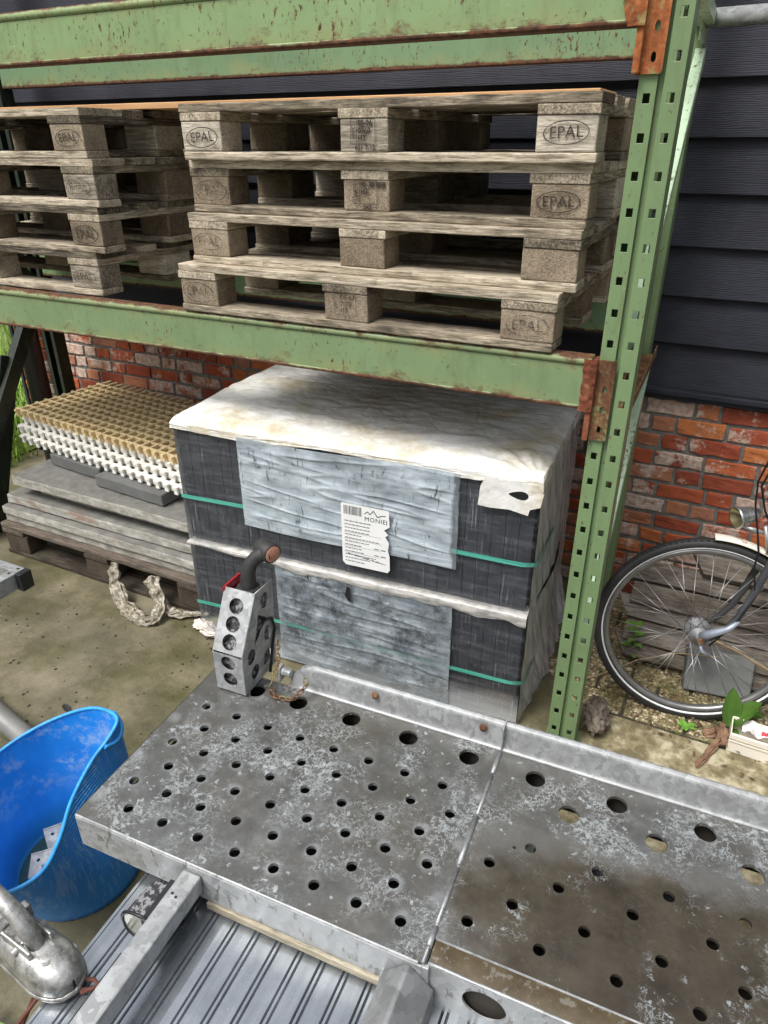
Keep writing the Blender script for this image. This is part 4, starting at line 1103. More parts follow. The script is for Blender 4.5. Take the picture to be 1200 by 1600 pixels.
V0 = [m.b.verts.new((x, -1.2, z)) for x, z in prof]; V1 = [m.b.verts.new((x, -.0045, z)) for x, z in prof]
for i in range(len(prof)): j = (i+1) % len(prof); m.b.faces.new((V0[i], V0[j], V1[j], V1[i]))
m.b.faces.new(V0); m.b.faces.new(V1[::-1]); m.build('frame_bar', bar_mott, tr, bevel=.0025)
m = MB(); PW = .0493
pr = []
x = -.632
prof_one = [(0, 0), (.002, .0022), (.018, .0028), (.0335, .0022), (.0352, -.002), (.0358, -.020), (.0398, -.020), (.0403, -.001), (.0413, .0035), (.0438, .0035), (.0448, -.001), (.0453, -.020), (.0480, -.020), (.0486, -.002)]
while x < .5:
    wide = PW
    pr += [(x+a, .393+b) for a, b in prof_one]; x += PW
rows_ = [[m.b.verts.new((a, y, b)) for a, b in pr] for y in (-1.25, .45)]
for i in range(len(pr)-1): m.b.faces.new((rows_[0][i], rows_[0][i+1], rows_[1][i+1], rows_[1][i]))
fl_ = m.build('floor_panel', alu, tr, fixn=False); fl_.modifiers.new('s', 'SOLIDIFY').thickness = -.002
MB().box(-.639, -.6325, -1.25, .45, .365, .398).build('floor_edge', alu, tr)
MB().box(-.56, -.513, -1.2, -.0055, .3965, .401).build('side_flange', galv_bright, tr)
MB().box(-.566, -.546, -1.2, -.15, .4015, .404).build('black_strip', black_plastic, tr)
MB().box(-.62, .6, .10, .14, .31, .368).box(-.62, .6, -.95, -.91, .31, .368).build('cross_member', galv, tr)
for (X, Y) in ((-.60, .12), (.5, .12), (-.6, -.93), (.5, -.93)):
    MB().box(X-.02, X+.02, Y-.018, Y+.018, .0, .3095).build('support_leg', galv, tr, bevel=.002)
MB().box(-.792, 1.55, .528, .534, .40, .5115).box(.02, 1.55, .02, .045, .40, .5115).build('hole_shade_rail', hole_shade_m, tr)  # dark plates added so the deck holes look into shade
MB().box(-.7925, -.03, .008, .527, .435, .441).box(.03, 1.5, .05, .34, .40, .406).build('hole_shade_board', hole_shade_m, tr)  # dark sheets added below the panels as painted shade for the holes
MB().box(1.45, 1.49, .2, .24, 0, .5115).build('support_leg', galv, tr)
# marker lamp on the floor edge
ml = empty('marker_lamp', (-.513, -.075, .448)); ml.parent = tr
m = MB()
def dome(u, v):
    a = math.pi*(u-.5); t = v; k = 1-.12*t
    return Vector((-.068*k*abs(math.cos(a))**.6, -.040+.075*t, .042*k*(1 if a > 0 else -1)*abs(math.sin(a))**.8))
m.grid(16, 6, dome); m.poly([dome(k/16, 1) for k in range(17)]); m.build('lamp_body', camo, ml, fixn=False)
m = MB(); m.poly([dome(k/16, 0)*1 for k in range(17)]); m.build('lens', lens_grey, ml)
m = MB(); m.tube([dome(k/16, 0) for k in range(17)], .0035, 6); m.build('lens_rim', black_plastic, ml)
MB().box(-.012, .0025, -.046, .046, -.044, .044).build('lamp_foot', black_plastic, ml, bevel=.002)
MB().box(-.035, .002, .047, .068, -.04, -.004).build('lamp_bracket', galv_bright, ml, bevel=.002)
# rear lamp guard of perforated sheet
lg = empty('lamp_guard', (-.742, .45, .528)); lg.parent = tr
WX = .088
zf, yt, zt_, yb = .120, .082, .267, .150
fl1 = plate(rect(0, WX, 0, zf-.003), [circ(.044, .092, .0215), circ(.045, .040, .0215)], .0025, FRONT)
Ls = math.hypot(yt, zt_-zf); tl = math.atan2(yt, zt_-zf)
fu = plate(rect(0, WX, .003, Ls), [circ(.044, .032+.047*i, .021) for i in range(3)], .0025, Matrix.Translation((0, 0, zf)) @ Matrix.Rotation(-tl, 4, 'X') @ FRONT)
sd = plate([(0, 0), (yb, .0), (yb+.014, zt_-.004), (yt, zt_), (0, zf)], [circ(.122, .222, .020, 22, .023), [(.086, .200), (.128, .163), (.056, .118), (.070, .150)], circ(.124, .118, .019, 22, .024), circ(.040, .096, .019, 22, .023), circ(.050, .040, .019, 22, .022), circ(.112, .044, .022, 22, .026)], .0025, Matrix.Translation((WX, 0, 0)) @ SIDE)
sd2 = plate([(0, 0), (yb, 0), (yb+.014, zt_-.004), (yt, zt_), (0, zf)], [circ(.10, .16, .02), circ(.06, .06, .02)], .0025, SIDE)
m = MB(); m.add(fl1); m.add(fu); m.add(sd); m.add(sd2); m.box(0, WX, 0, yb, -.001, .0015)
m.build('guard_sheet', galv, lg)
MB().tube([(.044, .07, -.006), (.044, .07, .0)], .03, 16).tube([(.078, .02, -.03), (.078, .02, .005)], .008, 10).build('guard_foot', galv, lg)
m = MB(); V = [(.008, .012, .02), (WX-.008, .012, .02), (WX-.008, .135, .02), (.008, .135, .02), (.008, .088, .245), (WX-.008, .088, .245), (WX-.008, .145, .245), (.008, .145, .245), (.008, .012, .11), (WX-.008, .012, .11)]
v_ = [m.b.verts.new(q) for q in V]
for f in ((0, 1, 2, 3), (7, 6, 5, 4), (0, 8, 9, 1), (8, 4, 5, 9), (3, 2, 6, 7), (0, 3, 7, 4, 8), (2, 1, 9, 5, 6)): m.b.faces.new([v_[i] for i in f])
m.build('lamp_body', camo, lg)
MB().box(-.004, .002, .075, .15, .10, .268).build('lens', lens_red, lg)
apts = [(.052, .112, .235), (.05, .114, .27), (.05, .118, .30), (.056, .124, .325), (.070, .134, .343), (.088, .146, .352), (.10, .152, .354)]
m = MB(); m.tube(apts, [.023, .021, .019, .0185, .0185, .021, .024], 14)
m.tube([(.05, .112, .246), (.05, .112, .262)], .03, 14); m.build('rubber_arm', rubber, lg)
Mr = Matrix.Translation((.104, .148, .354)) @ Matrix.Rotation(R(-24), 4, 'Z') @ Matrix.Rotation(R(90), 4, 'Y')
MB().lathe([(0, -.045), (.024, -.045), (.0265, -.04), (.0265, .006), (.0235, .009), (0, .009)], Mr, 22).build('lamp_end', rubber, lg)
MB().lathe([(0, .0115), (.019, .011), (.0225, .0085)], Mr, 22).build('reflector', lens_pink, lg)
MB().lathe([(0, -.0475), (.02, -.047), (.0225, -.044)], Mr, 22).build('reflector', lens_pink, lg)
m = MB(); m.tube([(.09, .115, .165), (.096, .135, .16), (.0955, .148, .12), (.093, .135, .075), (.094, .12, .03), (.10, .10, .004)], .004, 8); m.build('cable', cable_m, lg)
# rusty chain on the lip end
def chain():
    m = MB(); P = [Vector(q) for q in [(-.625, .575, .625), (-.60, .53, .625), (-.588, .515, .60), (-.60, .50, .565), (-.605, .485, .535), (-.585, .475, .529), (-.56, .475, .530), (-.53, .48, .533), (-.515, .495, .55), (-.505, .51, .567), (-.525, .53, .575)]]
    pts = []
    for i in range(len(P)-1):
        for k in range(3): pts.append(P[i].lerp(P[i+1], k/3))
    L = 0; acc = [P[0]]
    for i, p_ in enumerate(pts[1:]):
        if (p_-acc[-1]).length > .0135: acc.append(p_)
    for i in range(len(acc)-1):
        a, b = acc[i], acc[i+1]; d = (b-a).normalized(); u = d.cross(Vector((.3, .2, 1))).normalized(); w = d.cross(u)
        s_ = u if i % 2 else w; c = (a+b)/2
        lp = [c+d*math.cos(t)*.011+s_*math.sin(t)*.006 for t in [2*math.pi*k/10 for k in range(10)]]
        m.tube(lp+[lp[0]], .0018, 5, cap=False)
    o = m.build('chain', rust_brown, None, fixn=False); o.location = (TX, TY, 0); o.rotation_euler = (0, 0, TA)
    tag(o, 'short rusty chain hanging over the lip end beside the rear lamp guard', 'chain')
chain()
# red rope + other trailer's coupling (lower left)
cp = empty('trailer_drawbar', (-.572, -1.402, .035), R(176), 'worn silver ball coupling with lifting handle at the bottom left', 'trailer coupling')
# local +x points back along the drawbar (to the left in the picture)
m = MB()
def shell(u, v):
    # u around arch (0..1), v along from nose to rear
    a = math.pi*(1-u); t = v
    if t < .35: k = t/.35; w = .042*math.sqrt(max(0.0, 1-(1-k)**2))+.002; hh = .055*math.sqrt(max(0, 1-(1-k)**2*.75))
    else: k = (t-.35)/.65; w = .044-.006*k; hh = .055+.006*math.sin(k*3)-.008*k
    p = math.cos(a); q = math.sin(a)
    X = .0+.20*t
    return Vector((X, w*(abs(p)**.75)*(1 if p > 0 else -1), .38+hh*q**.7))
m.grid(20, 24, shell); cpo = m.build('coupling_head', coupling_m, cp, fixn=False)
MB().box(.06, .105, -.022, .022, .425, .4385).build('top_pad', coupling_m, cp, bevel=.005)
MB().tube([(.050, .012, .4345), (.050, .012, .4365)], .008, 14).build('top_dimple', coupling_m, cp)
MB().box(.17, .19, -.045, .045, .40, .442).build('clamp_band', coupling_m, cp, bevel=.004)
cpo; cpo.modifiers.new('s', 'SOLIDIFY').thickness = .004
m = MB(); m.tube([shell(k, 0.0)+Vector((-.004, 0, 0)) for k in (0, 1)], .004, 6)
edge = [shell(0, v/24) for v in range(24, -1, -1)]+[shell(1, v/24) for v in range(25)]
m.tube([e+Vector((-.002, .0, -.002)) for e in edge], .0065, 8); m.build('head_rim', coupling_m, cp)
m = MB()
m.tube([(.085, 0, .425), (.10, 0, .465), (.13, 0, .50), (.19, 0, .525), (.28, 0, .545)], [.014, .018, .017, .015, .015], 10, flat=.8); m.build('handle', coupling_m, cp)
MB().box(.075, .16, -.026, -.019, .40, .455).box(.075, .16, .019, .026, .40, .455).build('handle_bracket', coupling_m, cp, bevel=.003)
MB().tube([(.115, -.036, .438), (.115, .036, .438)], .007, 10).build('pivot_bolt', steel, cp)
MB().box(.17, 1.1, -.038, .038, .345, .425).build('drawbar', galv_bright, cp, bevel=.004)
MB().tube([(.05, -.046, .40), (.05, -.040, .40)], .009, 10).build('rivet', steel, cp)
MB().tube([(.6, 0, -.035), (.6, 0, .344)], .024, 14).build('prop_stand', galv, cp)
rp_ = MB(); rp_.tube([(-.62, -1.42, .418), (-.578, -1.405, .408), (-.548, -1.388, .408), (-.541, -1.377, .412), (-.556, -1.374, .410), (-.578, -1.385, .412)], .004, 8)
rp_.tube([(-.578, -1.395, .412), (-.560, -1.400, .407), (-.545, -1.380, .407)], .004, 8)
rp_.tube([(-.62, -1.42, .418), (-.628, -1.445, .404), (-.622, -1.50, .404), (-.61, -1.60, .404)], .004, 8)
rp_.tube([(-.62, -1.42, .418), (-.66, -1.43, .37), (-.74, -1.45, .20), (-.88, -1.52, .05), (-1.05, -1.6, .01)], .0045, 8)
tag(rp_.build('rope', rope_m), 'thin rust red rope knotted round the silver coupling', 'rope')
# another galvanised frame end at the far left
gf = empty('galvanised_frame', (-1.766, -.513, .5), 0, 'galvanised frame corner with black end cap at the left edge', 'trailer frame')
def along(dx, dy): return Vector((dx, dy, 0)).normalized()
dA = along(-1, -.015); dB = along(.010, -1)
m = MB()
m.box(-.9, 0, -.034, 0, -.062, 0); m.box(-.040, 0, -.9, -.035, -.062, 0)
m.build('frame_rail', galv_bright, gf, bevel=.003)
MB().box(-.002, .026, -.045, .002, -.066, .001).build('end_cap', black_plastic, gf, bevel=.003)
MB().tube([(-.017, -.016, .0), (-.017, -.016, .002)], .0045, 10).tube([(-.02, -.05, .0), (-.02, -.05, .002)], .0045, 10).build('bolt_hole', black_plastic, gf)
MB().box(-.88, -.84, -.034, 0, -.5, -.063).build('support_leg', galv, gf); MB().box(-.04, 0, -.89, -.85, -.5, -.063).build('support_leg', galv, gf)
gp = MB(); gp.tube([(-2.6, -.60, .037), (-1.45, -.818, .037)], .036, 20); tag(gp.build('steel_pipe', pipe_m), 'grey round pipe lying on the floor behind the blue tub', 'pipe')

# ------------------------------------------------------------------ blue tub
def tub():
    root = empty('flexible_tub', (-1.07, -1.03, 0), 0, 'blue flexible tub squeezed against the trailer deck, wet metal parts inside', 'tub')
    rim = [(-1.035, -.838, .405), (-1.13, -.835, .395), (-1.22, -.885, .365), (-1.285, -.965, .335), (-1.315, -1.06, .312), (-1.315, -1.17, .30), (-1.25, -1.27, .292), (-1.15, -1.325, .288), (-1.045, -1.335, .288), (-.955, -1.295, .292), (-.915, -1.225, .298), (-.938, -1.15, .305), (-.990, -1.055, .325), (-1.018, -.955, .355), (-1.016, -.885, .385)]
    P = [Vector(p)-Vector((-1.07, -1.03, 0)) for p in rim]; n = len(P); N = 8; loop = []
    for i in range(n):
        a, b, c, d = P[i-1], P[i], P[(i+1) % n], P[(i+2) % n]
        for k in range(N):
            t = k/N; loop.append(.5*((2*b)+(c-a)*t+(2*a-5*b+4*c-d)*t*t+(3*b-a-3*c+d)*t**3))
    cen = sum(loop, Vector())/len(loop)
    K = len(loop)
    ang = [math.atan2(p.y-cen.y, p.x-cen.x) for p in loop]
    # unwrap (loop runs counter-clockwise seen from above)
    for i in range(1, K):
        while ang[i] < ang[i-1]-math.pi: ang[i] += 2*math.pi
        while ang[i] > ang[i-1]+math.pi: ang[i] -= 2*math.pi
    RB = .168
    def ringp(t, off):
        out = []
        for p, a in zip(loop, ang):
            base = Vector((RB*math.cos(a), RB*math.sin(a), 0))
            f = t**1.15
            q = base.lerp(Vector((p.x, p.y, 0)), f)
            bul = .012*math.sin(math.pi*t)
            q += Vector((math.cos(a), math.sin(a), 0))*(bul-off); q.z = p.z*t
            out.append(q)
        return out
    NV = 16
    def skin(off, z0):
        m = MB(); rings = []
        for j in range(NV+1):
            rr = ringp(j/NV, off)
            if j == 0:
                for q in rr: q.z = z0
            rings.append([m.b.verts.new(q) for q in rr])
        for A, B in zip(rings, rings[1:]):
            for k in range(K):
                f = m.b.faces.new((A[k], A[(k+1) % K], B[(k+1) % K], B[k])); f.smooth = True
        m.b.faces.new(rings[0])
        return m
    skin(0, .0).build('outer_wall', tub_out, root); skin(.005, .006).build('inner_wall', tub_in, root)
    rp = ringp(1.0, .0025); m = MB(); m.tube(rp+[rp[0], rp[1]], .0052, 8, cap=False); m.build('rim', rim_m, root, fixn=False)
    # handle loop at the pinched end
    m = MB(); k0 = K-3*N//2; hp = [rp[(k0+i) % K] for i in range(0, 2*N)]
    m.tube([q+Vector((.006, .004, -.035*math.sin(math.pi*i/(len(hp)-1)))) for i, q in enumerate(hp)], .006, 8); m.build('handle', rim_m, root)
    m = MB(); m.poly([Vector((RB*.97*math.cos(a), RB*.97*math.sin(a), .012)) for a in [2*math.pi*k/40 for k in range(40)]]); m.build('puddle', water_m, root)
tub()
def plate_part(loc, rot, label, s_=1):
    me = plate(rect(-.05*s_, .05*s_, -.035, .035), [circ(.03*s_, 0, .006), circ(-.03*s_, .012, .005)], .004)
    m = MB(); m.add(me); m.box(-.05*s_, .05*s_, .032, .036, -.02, .004); m.tube([(-.02, -.01, .004), (.02, -.01, .004)], .005, 6)
    o = m.build('metal_bracket', galv_bright, None, loc, rot=rot); tag(o, label, 'bracket', 'metal brackets lying in the blue tub')
plate_part((-1.155, -1.005, .05), (R(10), R(6), R(60)), 'small bent metal bracket lying at the back inside the blue tub')
plate_part((-1.12, -1.085, .05), (R(8), R(-8), R(40)), 'small metal bracket lying nearer the front inside the blue tub', 1.1)

# ------------------------------------------------------------------ bicycle
def bicycle():
    root = empty('bicycle', (.373, .333, 0), label='old dark bicycle with a chrome headlamp leaning by the brick wall', cat='bicycle')
    root.rotation_euler = (Matrix.Rotation(.166, 4, 'Z') @ Matrix.Rotation(-.136, 4, 'X')).to_euler()
    spoke = MB().tube([(0, 0, 0), (0, 0, 1)], .0011, 5).mesh('spoke')
    def wheel(cx, name):
        w = empty(name, (cx, 0, .338)); w.parent = root
        RX90 = Matrix.Rotation(R(90), 4, 'X')
        def tor(R0, r, n=72, k=10, sq=1.0): return MB().lathe([(R0+r*math.cos(t), r*sq*math.sin(t)) for t in [2*math.pi*i/k for i in range(k)]], RX90, n, close=True)
        tor(.320, .0185, 96, 12).build('tyre', rubber, w)
        t = MB()
        for i in range(110):
            a = 2*math.pi*i/110
            for sy in (-.010, 0, .010):
                M = Matrix.Rotation(-a-(.02 if sy == 0 else 0), 4, 'Y') @ Matrix.Translation((.3375-abs(sy)*.35, sy, 0))
                t.box(-.001, .0022, -.0035, .0035, -.006, .006, M)
        t.build('tread', rubber, w)
        b = MB(); b.lathe([(.3065, .0142), (.3118, .0182), (.3122, .0176), (.3068, .0136)], RX90, 96, close=True); b.build('reflective_band', white_line, w)
        MB().lathe([(.305, .0115), (.298, .0125), (.2885, .010), (.286, .0), (.2885, -.010), (.298, -.0125), (.305, -.0115)], RX90, 96, close=True).build('rim', rim_steel, w)
        hb = MB(); hb.lathe([(.0, .05), (.012, .048), (.012, .034), (.032, .032), (.032, .029), (.016, .024), (.016, -.02), (.036, -.024), (.040, -.028), (.040, -.04), (.034, -.044), (.0, -.044)], RX90, 28); 
        hb.build('hub', hub_m, w)
        MB().tube([(0, -.064, 0), (0, .064, 0)], .0055, 10).tube([(0, -.070, 0), (0, -.058, 0)], .0105, 6).build('axle_nut', rust_brown, w)
        for i in range(36):
            a = 2*math.pi*i/36; sd = 1 if i % 2 else -1; tw = (1 if (i//2) % 2 else -1)*1.15
            p0 = Vector((.030*math.cos(a+tw), sd*.028, .030*math.sin(a+tw))); p1 = Vector((.288*math.cos(a), sd*.003, .288*math.sin(a)))
            d = p1-p0; o = bpy.data.objects.new('spoke', spoke); COL.objects.link(o); o.parent = w
            if not spoke.materials: spoke.materials.append(steel)
            o.location = p0; o.rotation_mode = 'QUATERNION'; o.rotation_quaternion = Vector((0, 0, 1)).rotation_difference(d); o.scale = (1, 1, d.length)
        return w
    wheel(0, 'front_wheel'); wheel(1.09, 'rear_wheel')
    fk = MB()
    for sy in (-1, 1):
        fk.tube([(0.0, sy*.055, .338), (.03, sy*.055, .350), (.065, sy*.054, .385), (.098, sy*.052, .44), (.125, sy*.048, .52), (.152, sy*.042, .62), (.172, sy*.036, .69)], [.008, .009, .010, .0112, .0122, .0128, .013], 12)
    fk.tube([(.165, 0, .665), (.20, 0, .79)], .02, 14); fk.box(.15, .19, -.05, .05, .675, .70); fk.build('fork', frame_grey, root)
    # drum brake arm
    MB().tube([(0.005, -.045, .345), (.03, -.062, .372), (.075, -.066, .40), (.10, -.064, .43)], [.016, .014, .011, .006], 10).tube([(0, -.05, .33), (.012, -.06, .30), (.03, -.06, .29)], .006, 8).build('brake_arm', m_plain('brake_alloy', lin(150, 158, 172), .4, .4), root)
    def guard(cx, a0, a1, mat, name):
        m = MB()
        def fn(u, v):
            a = R(a0+(a1-a0)*u); t = (v-.5)*math.pi; r_ = .345+.011*math.cos(t)
            return Vector((cx+r_*math.cos(a), .026*math.sin(t), .338+r_*math.sin(a)))
        o = m.grid(30, 8, fn).build(name, mat, root, fixn=False); o.modifiers.new('s', 'SOLIDIFY').thickness = .0012
    guard(0, 92, 55, mud_m, 'mudguard'); guard(0, 55, -20, frame_grey, 'mudguard'); guard(1.09, 140, 5, frame_grey, 'mudguard')
    # headlamp
    L = empty('headlamp', (.045, -.012, .765)); L.parent = root
    ML = Matrix.Rotation(R(24), 4, 'Z') @ Matrix.Rotation(R(-100), 4, 'Y')
    MB().lathe([(.0, -.075), (.010, -.074), (.017, -.064), (.024, -.045), (.0295, -.02), (.0335, .0), (.036, .008), (.036, .013), (.033, .014)], ML, 28).build('lamp_shell', chrome, L)
    MB().lathe([(.0332, .0125), (.024, .002), (.012, -.008), (0, -.011)], ML, 28).build('lamp_lens', brass_in, L)
    MB().tube([(.015, .0, -.028), (.06, .006, -.04), (.12, .012, -.055)], .0065, 8).tube([(.075, -.012, -.015), (.09, -.012, -.06), (.10, -.012, -.10)], .007, 8).build('lamp_bracket', steel, L)
    # frame
    f = MB(); f.tube([(.192, 0, .73), (.235, 0, .93)], .021, 14); f.tube([(.20, 0, .76), (.34, 0, .52), (.55, 0, .33), (.62, 0, .30)], .018, 12); f.tube([(.225, 0, .86), (.40, 0, .58), (.68, 0, .48)], .014, 12)
    f.tube([(.62, 0, .29), (.74, 0, .78)], .016, 12)
    for sy in (-1, 1): f.tube([(.62, sy*.03, .29), (1.09, sy*.06, .338)], .010, 10); f.tube([(.715, sy*.02, .66), (1.09, sy*.06, .338)], .008, 10)
    f.build('frame', frame_grey, root)
    MB().tube([(.235, 0, .93), (.245, 0, 1.05), (.20, 0, 1.08)], .012, 10).tube([(.33, -.30, 1.10), (.22, -.26, 1.13), (.19, -.06, 1.09), (.19, .06, 1.09), (.22, .26, 1.13), (.33, .30, 1.10)], .011, 10).build('handlebar', chrome, root)
    MB().lathe([(.0, -.06), (.06, -.05), (.075, 0), (.06, .012), (.0, .02)], Matrix.Translation((.80, 0, .88)) @ Matrix.Diagonal((1.7, 1, .8, 1)), 24).tube([(.74, 0, .78), (.765, 0, .85)], .012, 10).build('saddle', rubber, root)
    MB().tube([(.62, -.05, .29), (.62, .05, .29)], .05, 20).bar((.62, .07, .29), (.50, .07, .17), .02, .012, up=(0, 1, 0)).bar((.62, -.07, .29), (.74, -.07, .41), .02, .012, up=(0, 1, 0)).build('crank', steel, root)
    MB().box(.45, .55, .07, .15, .155, .18).box(.69, .79, -.15, -.07, .40, .425).build('pedal', rubber, root)
    MB().tube([(.64, .02, .29), (.66, .20, .012)], .009, 8).build('kickstand', steel, root)
    # cables looping in front of the head tube
    c = MB(); c.tube([(.22, -.15, 1.10), (.13, -.11, 1.05), (.075, -.08, .97), (.062, -.065, .90), (.072, -.055, .82), (.095, -.05, .74), (.112, -.05, .67), (.11, -.05, .62), (.13, -.056, .52), (.09, -.066, .42), (.03, -.066, .33)], .0032, 8)
    c.tube([(.24, -.16, 1.10), (.15, -.12, 1.03), (.085, -.09, .95), (.072, -.075, .89), (.10, -.06, .81), (.14, -.05, .74), (.18, -.04, .68)], .0032, 8)
    c.tube([(.22, -.05, .95), (.16, -.06, .90), (.145, -.06, .84), (.16, -.055, .76), (.20, -.05, .70)], .003, 8)
    c.build('cable', cable_m, root)
bicycle()

# ------------------------------------------------------------------ planks, block, weeds by the wall
PG = 'old planks leaning in a pile against the brick wall'
labs = ['lowest grey plank of the pile behind the bicycle wheel', 'second plank from the bottom of the pile behind the wheel', 'middle plank of the pile, with a cut corner at its left end', 'fourth plank from the bottom, with dark split grain', 'fifth plank from the bottom, dark and rough', 'topmost short plank of the pile behind the wheel']
for i, lab in enumerate(labs):
    x0 = [.085, .12, .065, .115, .08, .30][i]; w = .088; ln = [1.3, 1.25, 1.35, 1.3, 1.25, 1.1][i]
    me = rough_box(ln, w, .028, i*7.3, .004, 16)
    if i in (0, 2, 5):
        for v in me.vertices:
            if v.co.x < -ln/2+.04 and v.co.y < 0: v.co.x += .05
    t = i*.0755
    ca, sa = math.cos(R(48)), math.sin(R(48))
    o = link('old_plank', me, wood_plank, None, (x0+ln/2, .535+t*ca+.045+[0, -.012, .004, -.014, .006, -.01][i], .018+t*sa+.03+i*.002), .003, rot=(R(40+random.uniform(-9, 3)), R(random.uniform(-.6, .6)), R(1.0+random.uniform(-1.2, 1.2))))
    tag(o, lab, 'plank', PG)
o = link('concrete_block', rough_box(.225, .08, .16, 3, .003), block_m, None, (.472, .505, .006), .006, rot=(R(-28), 0, R(8))); tag(o, 'grey concrete block on the pavers behind the bicycle hub', 'block')
# stump piece by the post
m = MB(); bmesh.ops.create_icosphere(m.b, subdivisions=4, radius=1)
for v in m.b.verts:
    q = v.co.copy(); v.co = Vector((q.x*.036, q.y*.085, (q.z*.5+.5)*.085)); v.co += Vector((fbm(q*2, 1.3, 3), fbm(q*2+Vector((4, 0, 0)), 1.3, 3), .6*fbm(q*3, 1.3, 3)))*.018
    v.co.z = max(v.co.z, 0)
for f in m.b.faces: f.smooth = True
o = m.build('wood_stump', bark_m, None, (.112, .155, .006), rot=(0, 0, R(12))); tag(o, 'cracked grey lump of old wood at the foot of the rack post', 'stump')
# white trough and litter
wb = empty('white_trough', (.527, .226, .006), R(-1.5), 'white plastic profile box lying on the concrete strip at right', 'box')
m = MB(); m.box(0, 1.0, 0, .004, 0, .078); m.box(0, 1.0, .085, .089, 0, .078); m.box(0, .004, .004, .085, 0, .078); m.box(0.004, 1.0, .004, .085, 0, .004); m.box(0, 1, -.006, .0, .058, .0785); m.box(0, 1, -.0035, 0, .044, .052); m.build('trough_wall', white_vinyl, wb, bevel=.0015)
m = MB()
def lit(u, v): return Vector((.56+.10*u, .245+.055*v, .088+.018*fbm((u*3, v*3, 1), 1.5, 3)))
m.grid(14, 10, lit, False); o = m.build('litter', [litter_m, litter_red], None, fixn=False)
for pz in o.data.polygons:
    c_ = pz.center; pz.material_index = 1 if (c_.x-.63)**2+(c_.y-.262)**2 < .00018 else 0
o.modifiers.new('s', 'SOLIDIFY').thickness = .0006
tag(o, 'crumpled white and red paper scrap lying on the white trough', 'litter')
# plants
def leaf(m, base, d, L, wd, droop=.3, curl=.25, n=8, stem=.0):
    base = Vector(base); d = Vector(d).normalized(); s_ = d.cross(Vector((0, 0, 1))).normalized(); up = s_.cross(d).normalized()
    rows = []
    for i in range(n+1):
        t = i/n; w = wd*math.sin(math.pi*min(1, t*.93+.07))**.7*(1-.15*t)
        c = base+d*L*t-Vector((0, 0, 1))*droop*L*t*t
        rw = 0.04*wd*math.sin(i*2.2)
        rows.append([m.b.verts.new(c-s_*(w+rw)+up*curl*w), m.b.verts.new(c-s_*w*.5+up*curl*w*.35), m.b.verts.new(c), m.b.verts.new(c+s_*w*.5+up*curl*w*.35), m.b.verts.new(c+s_*(w-rw)+up*curl*w)])
    for A, B in zip(rows, rows[1:]):
        for k in range(4):
            f = m.b.faces.new((A[k], A[k+1], B[k+1], B[k])); f.smooth = True
dk = empty('dock_plant', (.525, .30, .006), 0, 'dock plant with two broad green leaves by the white trough', 'plant')
m = MB(); leaf(m, (0, 0, .04), (-.12, .25, 1), .15, .036, .05, .3); m.build('leaf', leaf_m, dk, fixn=False)
m = MB(); leaf(m, (.005, 0, .04), (.45, .18, .8), .15, .040, .10, .3); m.build('leaf', leaf_m, dk, fixn=False)
m = MB(); leaf(m, (0, -.01, .03), (.4, -.5, .5), .06, .02, .3, .3); m.build('leaf', leaf_m, dk, fixn=False)
crumple('dead_root', [(.505, .30, .05), (.505, .27, .055), (.50, .24, .035), (.485, .20, .02), (.465, .15, .012), (.445, .10, .009)], .011, root_m, 'dead brown root trailing over the concrete strip below the dock leaves', 'root', 4, .8, 24, folds=5)
crumple('dead_leaf_clump', [(.46, .27, .012), (.49, .285, .02), (.505, .26, .05), (.515, .225, .03)], .026, root_m, 'clump of dead brown leaves around the foot of the dock plant', 'dead leaves', 7, .5, 28, folds=6)
def weed(name, loc, n, L, wd, label, tall=0, seed=1):
    rnd = random.Random(seed); m = MB()
    if tall: m.tube([(0, 0, 0), (.004, 0, tall*.5), (0, .004, tall)], .002, 5)
    for i in range(n):
        a = i*2.4+rnd.uniform(-.3, .3); z = tall*(i+1)/n if tall else .004
        leaf(m, (0, 0, z), (math.cos(a), math.sin(a), .45 if tall else .35), L*rnd.uniform(.7, 1.15), wd, .25, .2, 5)
    o = m.build(name, weed_m, None, loc, fixn=False); tag(o, label, 'weed')
weed('weed', (.165, .56, .008), 13, .055, .013, 'tall leafy green weed growing behind the bicycle wheel', .17, 2)
weed('weed', (.395, .272, .01), 9, .038, .009, 'small bright weed rosette between the pavers below the wheel', 0, 3)
weed('weed', (.615, .44, .01), 8, .032, .008, 'small faint weed between the pavers at the right edge', 0, 4)
weed('weed', (-.93, -1.45, 0.0), 7, .07, .009, 'thin pale weed by the silver coupling at bottom left', .05, 5)
m = MB(); m.tube([(-.005, .32, .012), (.10, .42, .03), (.19, .515, .05), (.32, .50, .14), (.45, .46, .20)], .0022, 6); tag(m.build('dry_stalk', stalk_m), 'long dry stalk lying across the pavers and through the wheel', 'stalk')
m = MB(); m.tube([(.40, .40, .31), (.50, .42, .27), (.60, .45, .21), (.70, .46, .15)], .004, 6); tag(m.build('dry_stalk', stalk_m), 'thicker dry stalk poking past the hub to the right', 'stalk')
rnd = random.Random(33); m = MB()
for i in range(420):
    x = rnd.uniform(.0, 1.3); y = rnd.gauss(.30, .11) if i % 2 else rnd.uniform(.2, .75)
    if y < .06: continue
    L_ = rnd.uniform(.004, .016); a = rnd.uniform(0, 6.28); ti = rnd.uniform(-.6, .6)
    M = Matrix.Translation((x, y, .014+rnd.uniform(0, .004))) @ Matrix.Rotation(a, 4, 'Z') @ Matrix.Rotation(ti, 4, 'X')
    m.poly([M @ Vector(q) for q in ((-L_, 0, 0), (0, -L_*.35, .001), (L_, 0, 0), (0, L_*.4, .002))])
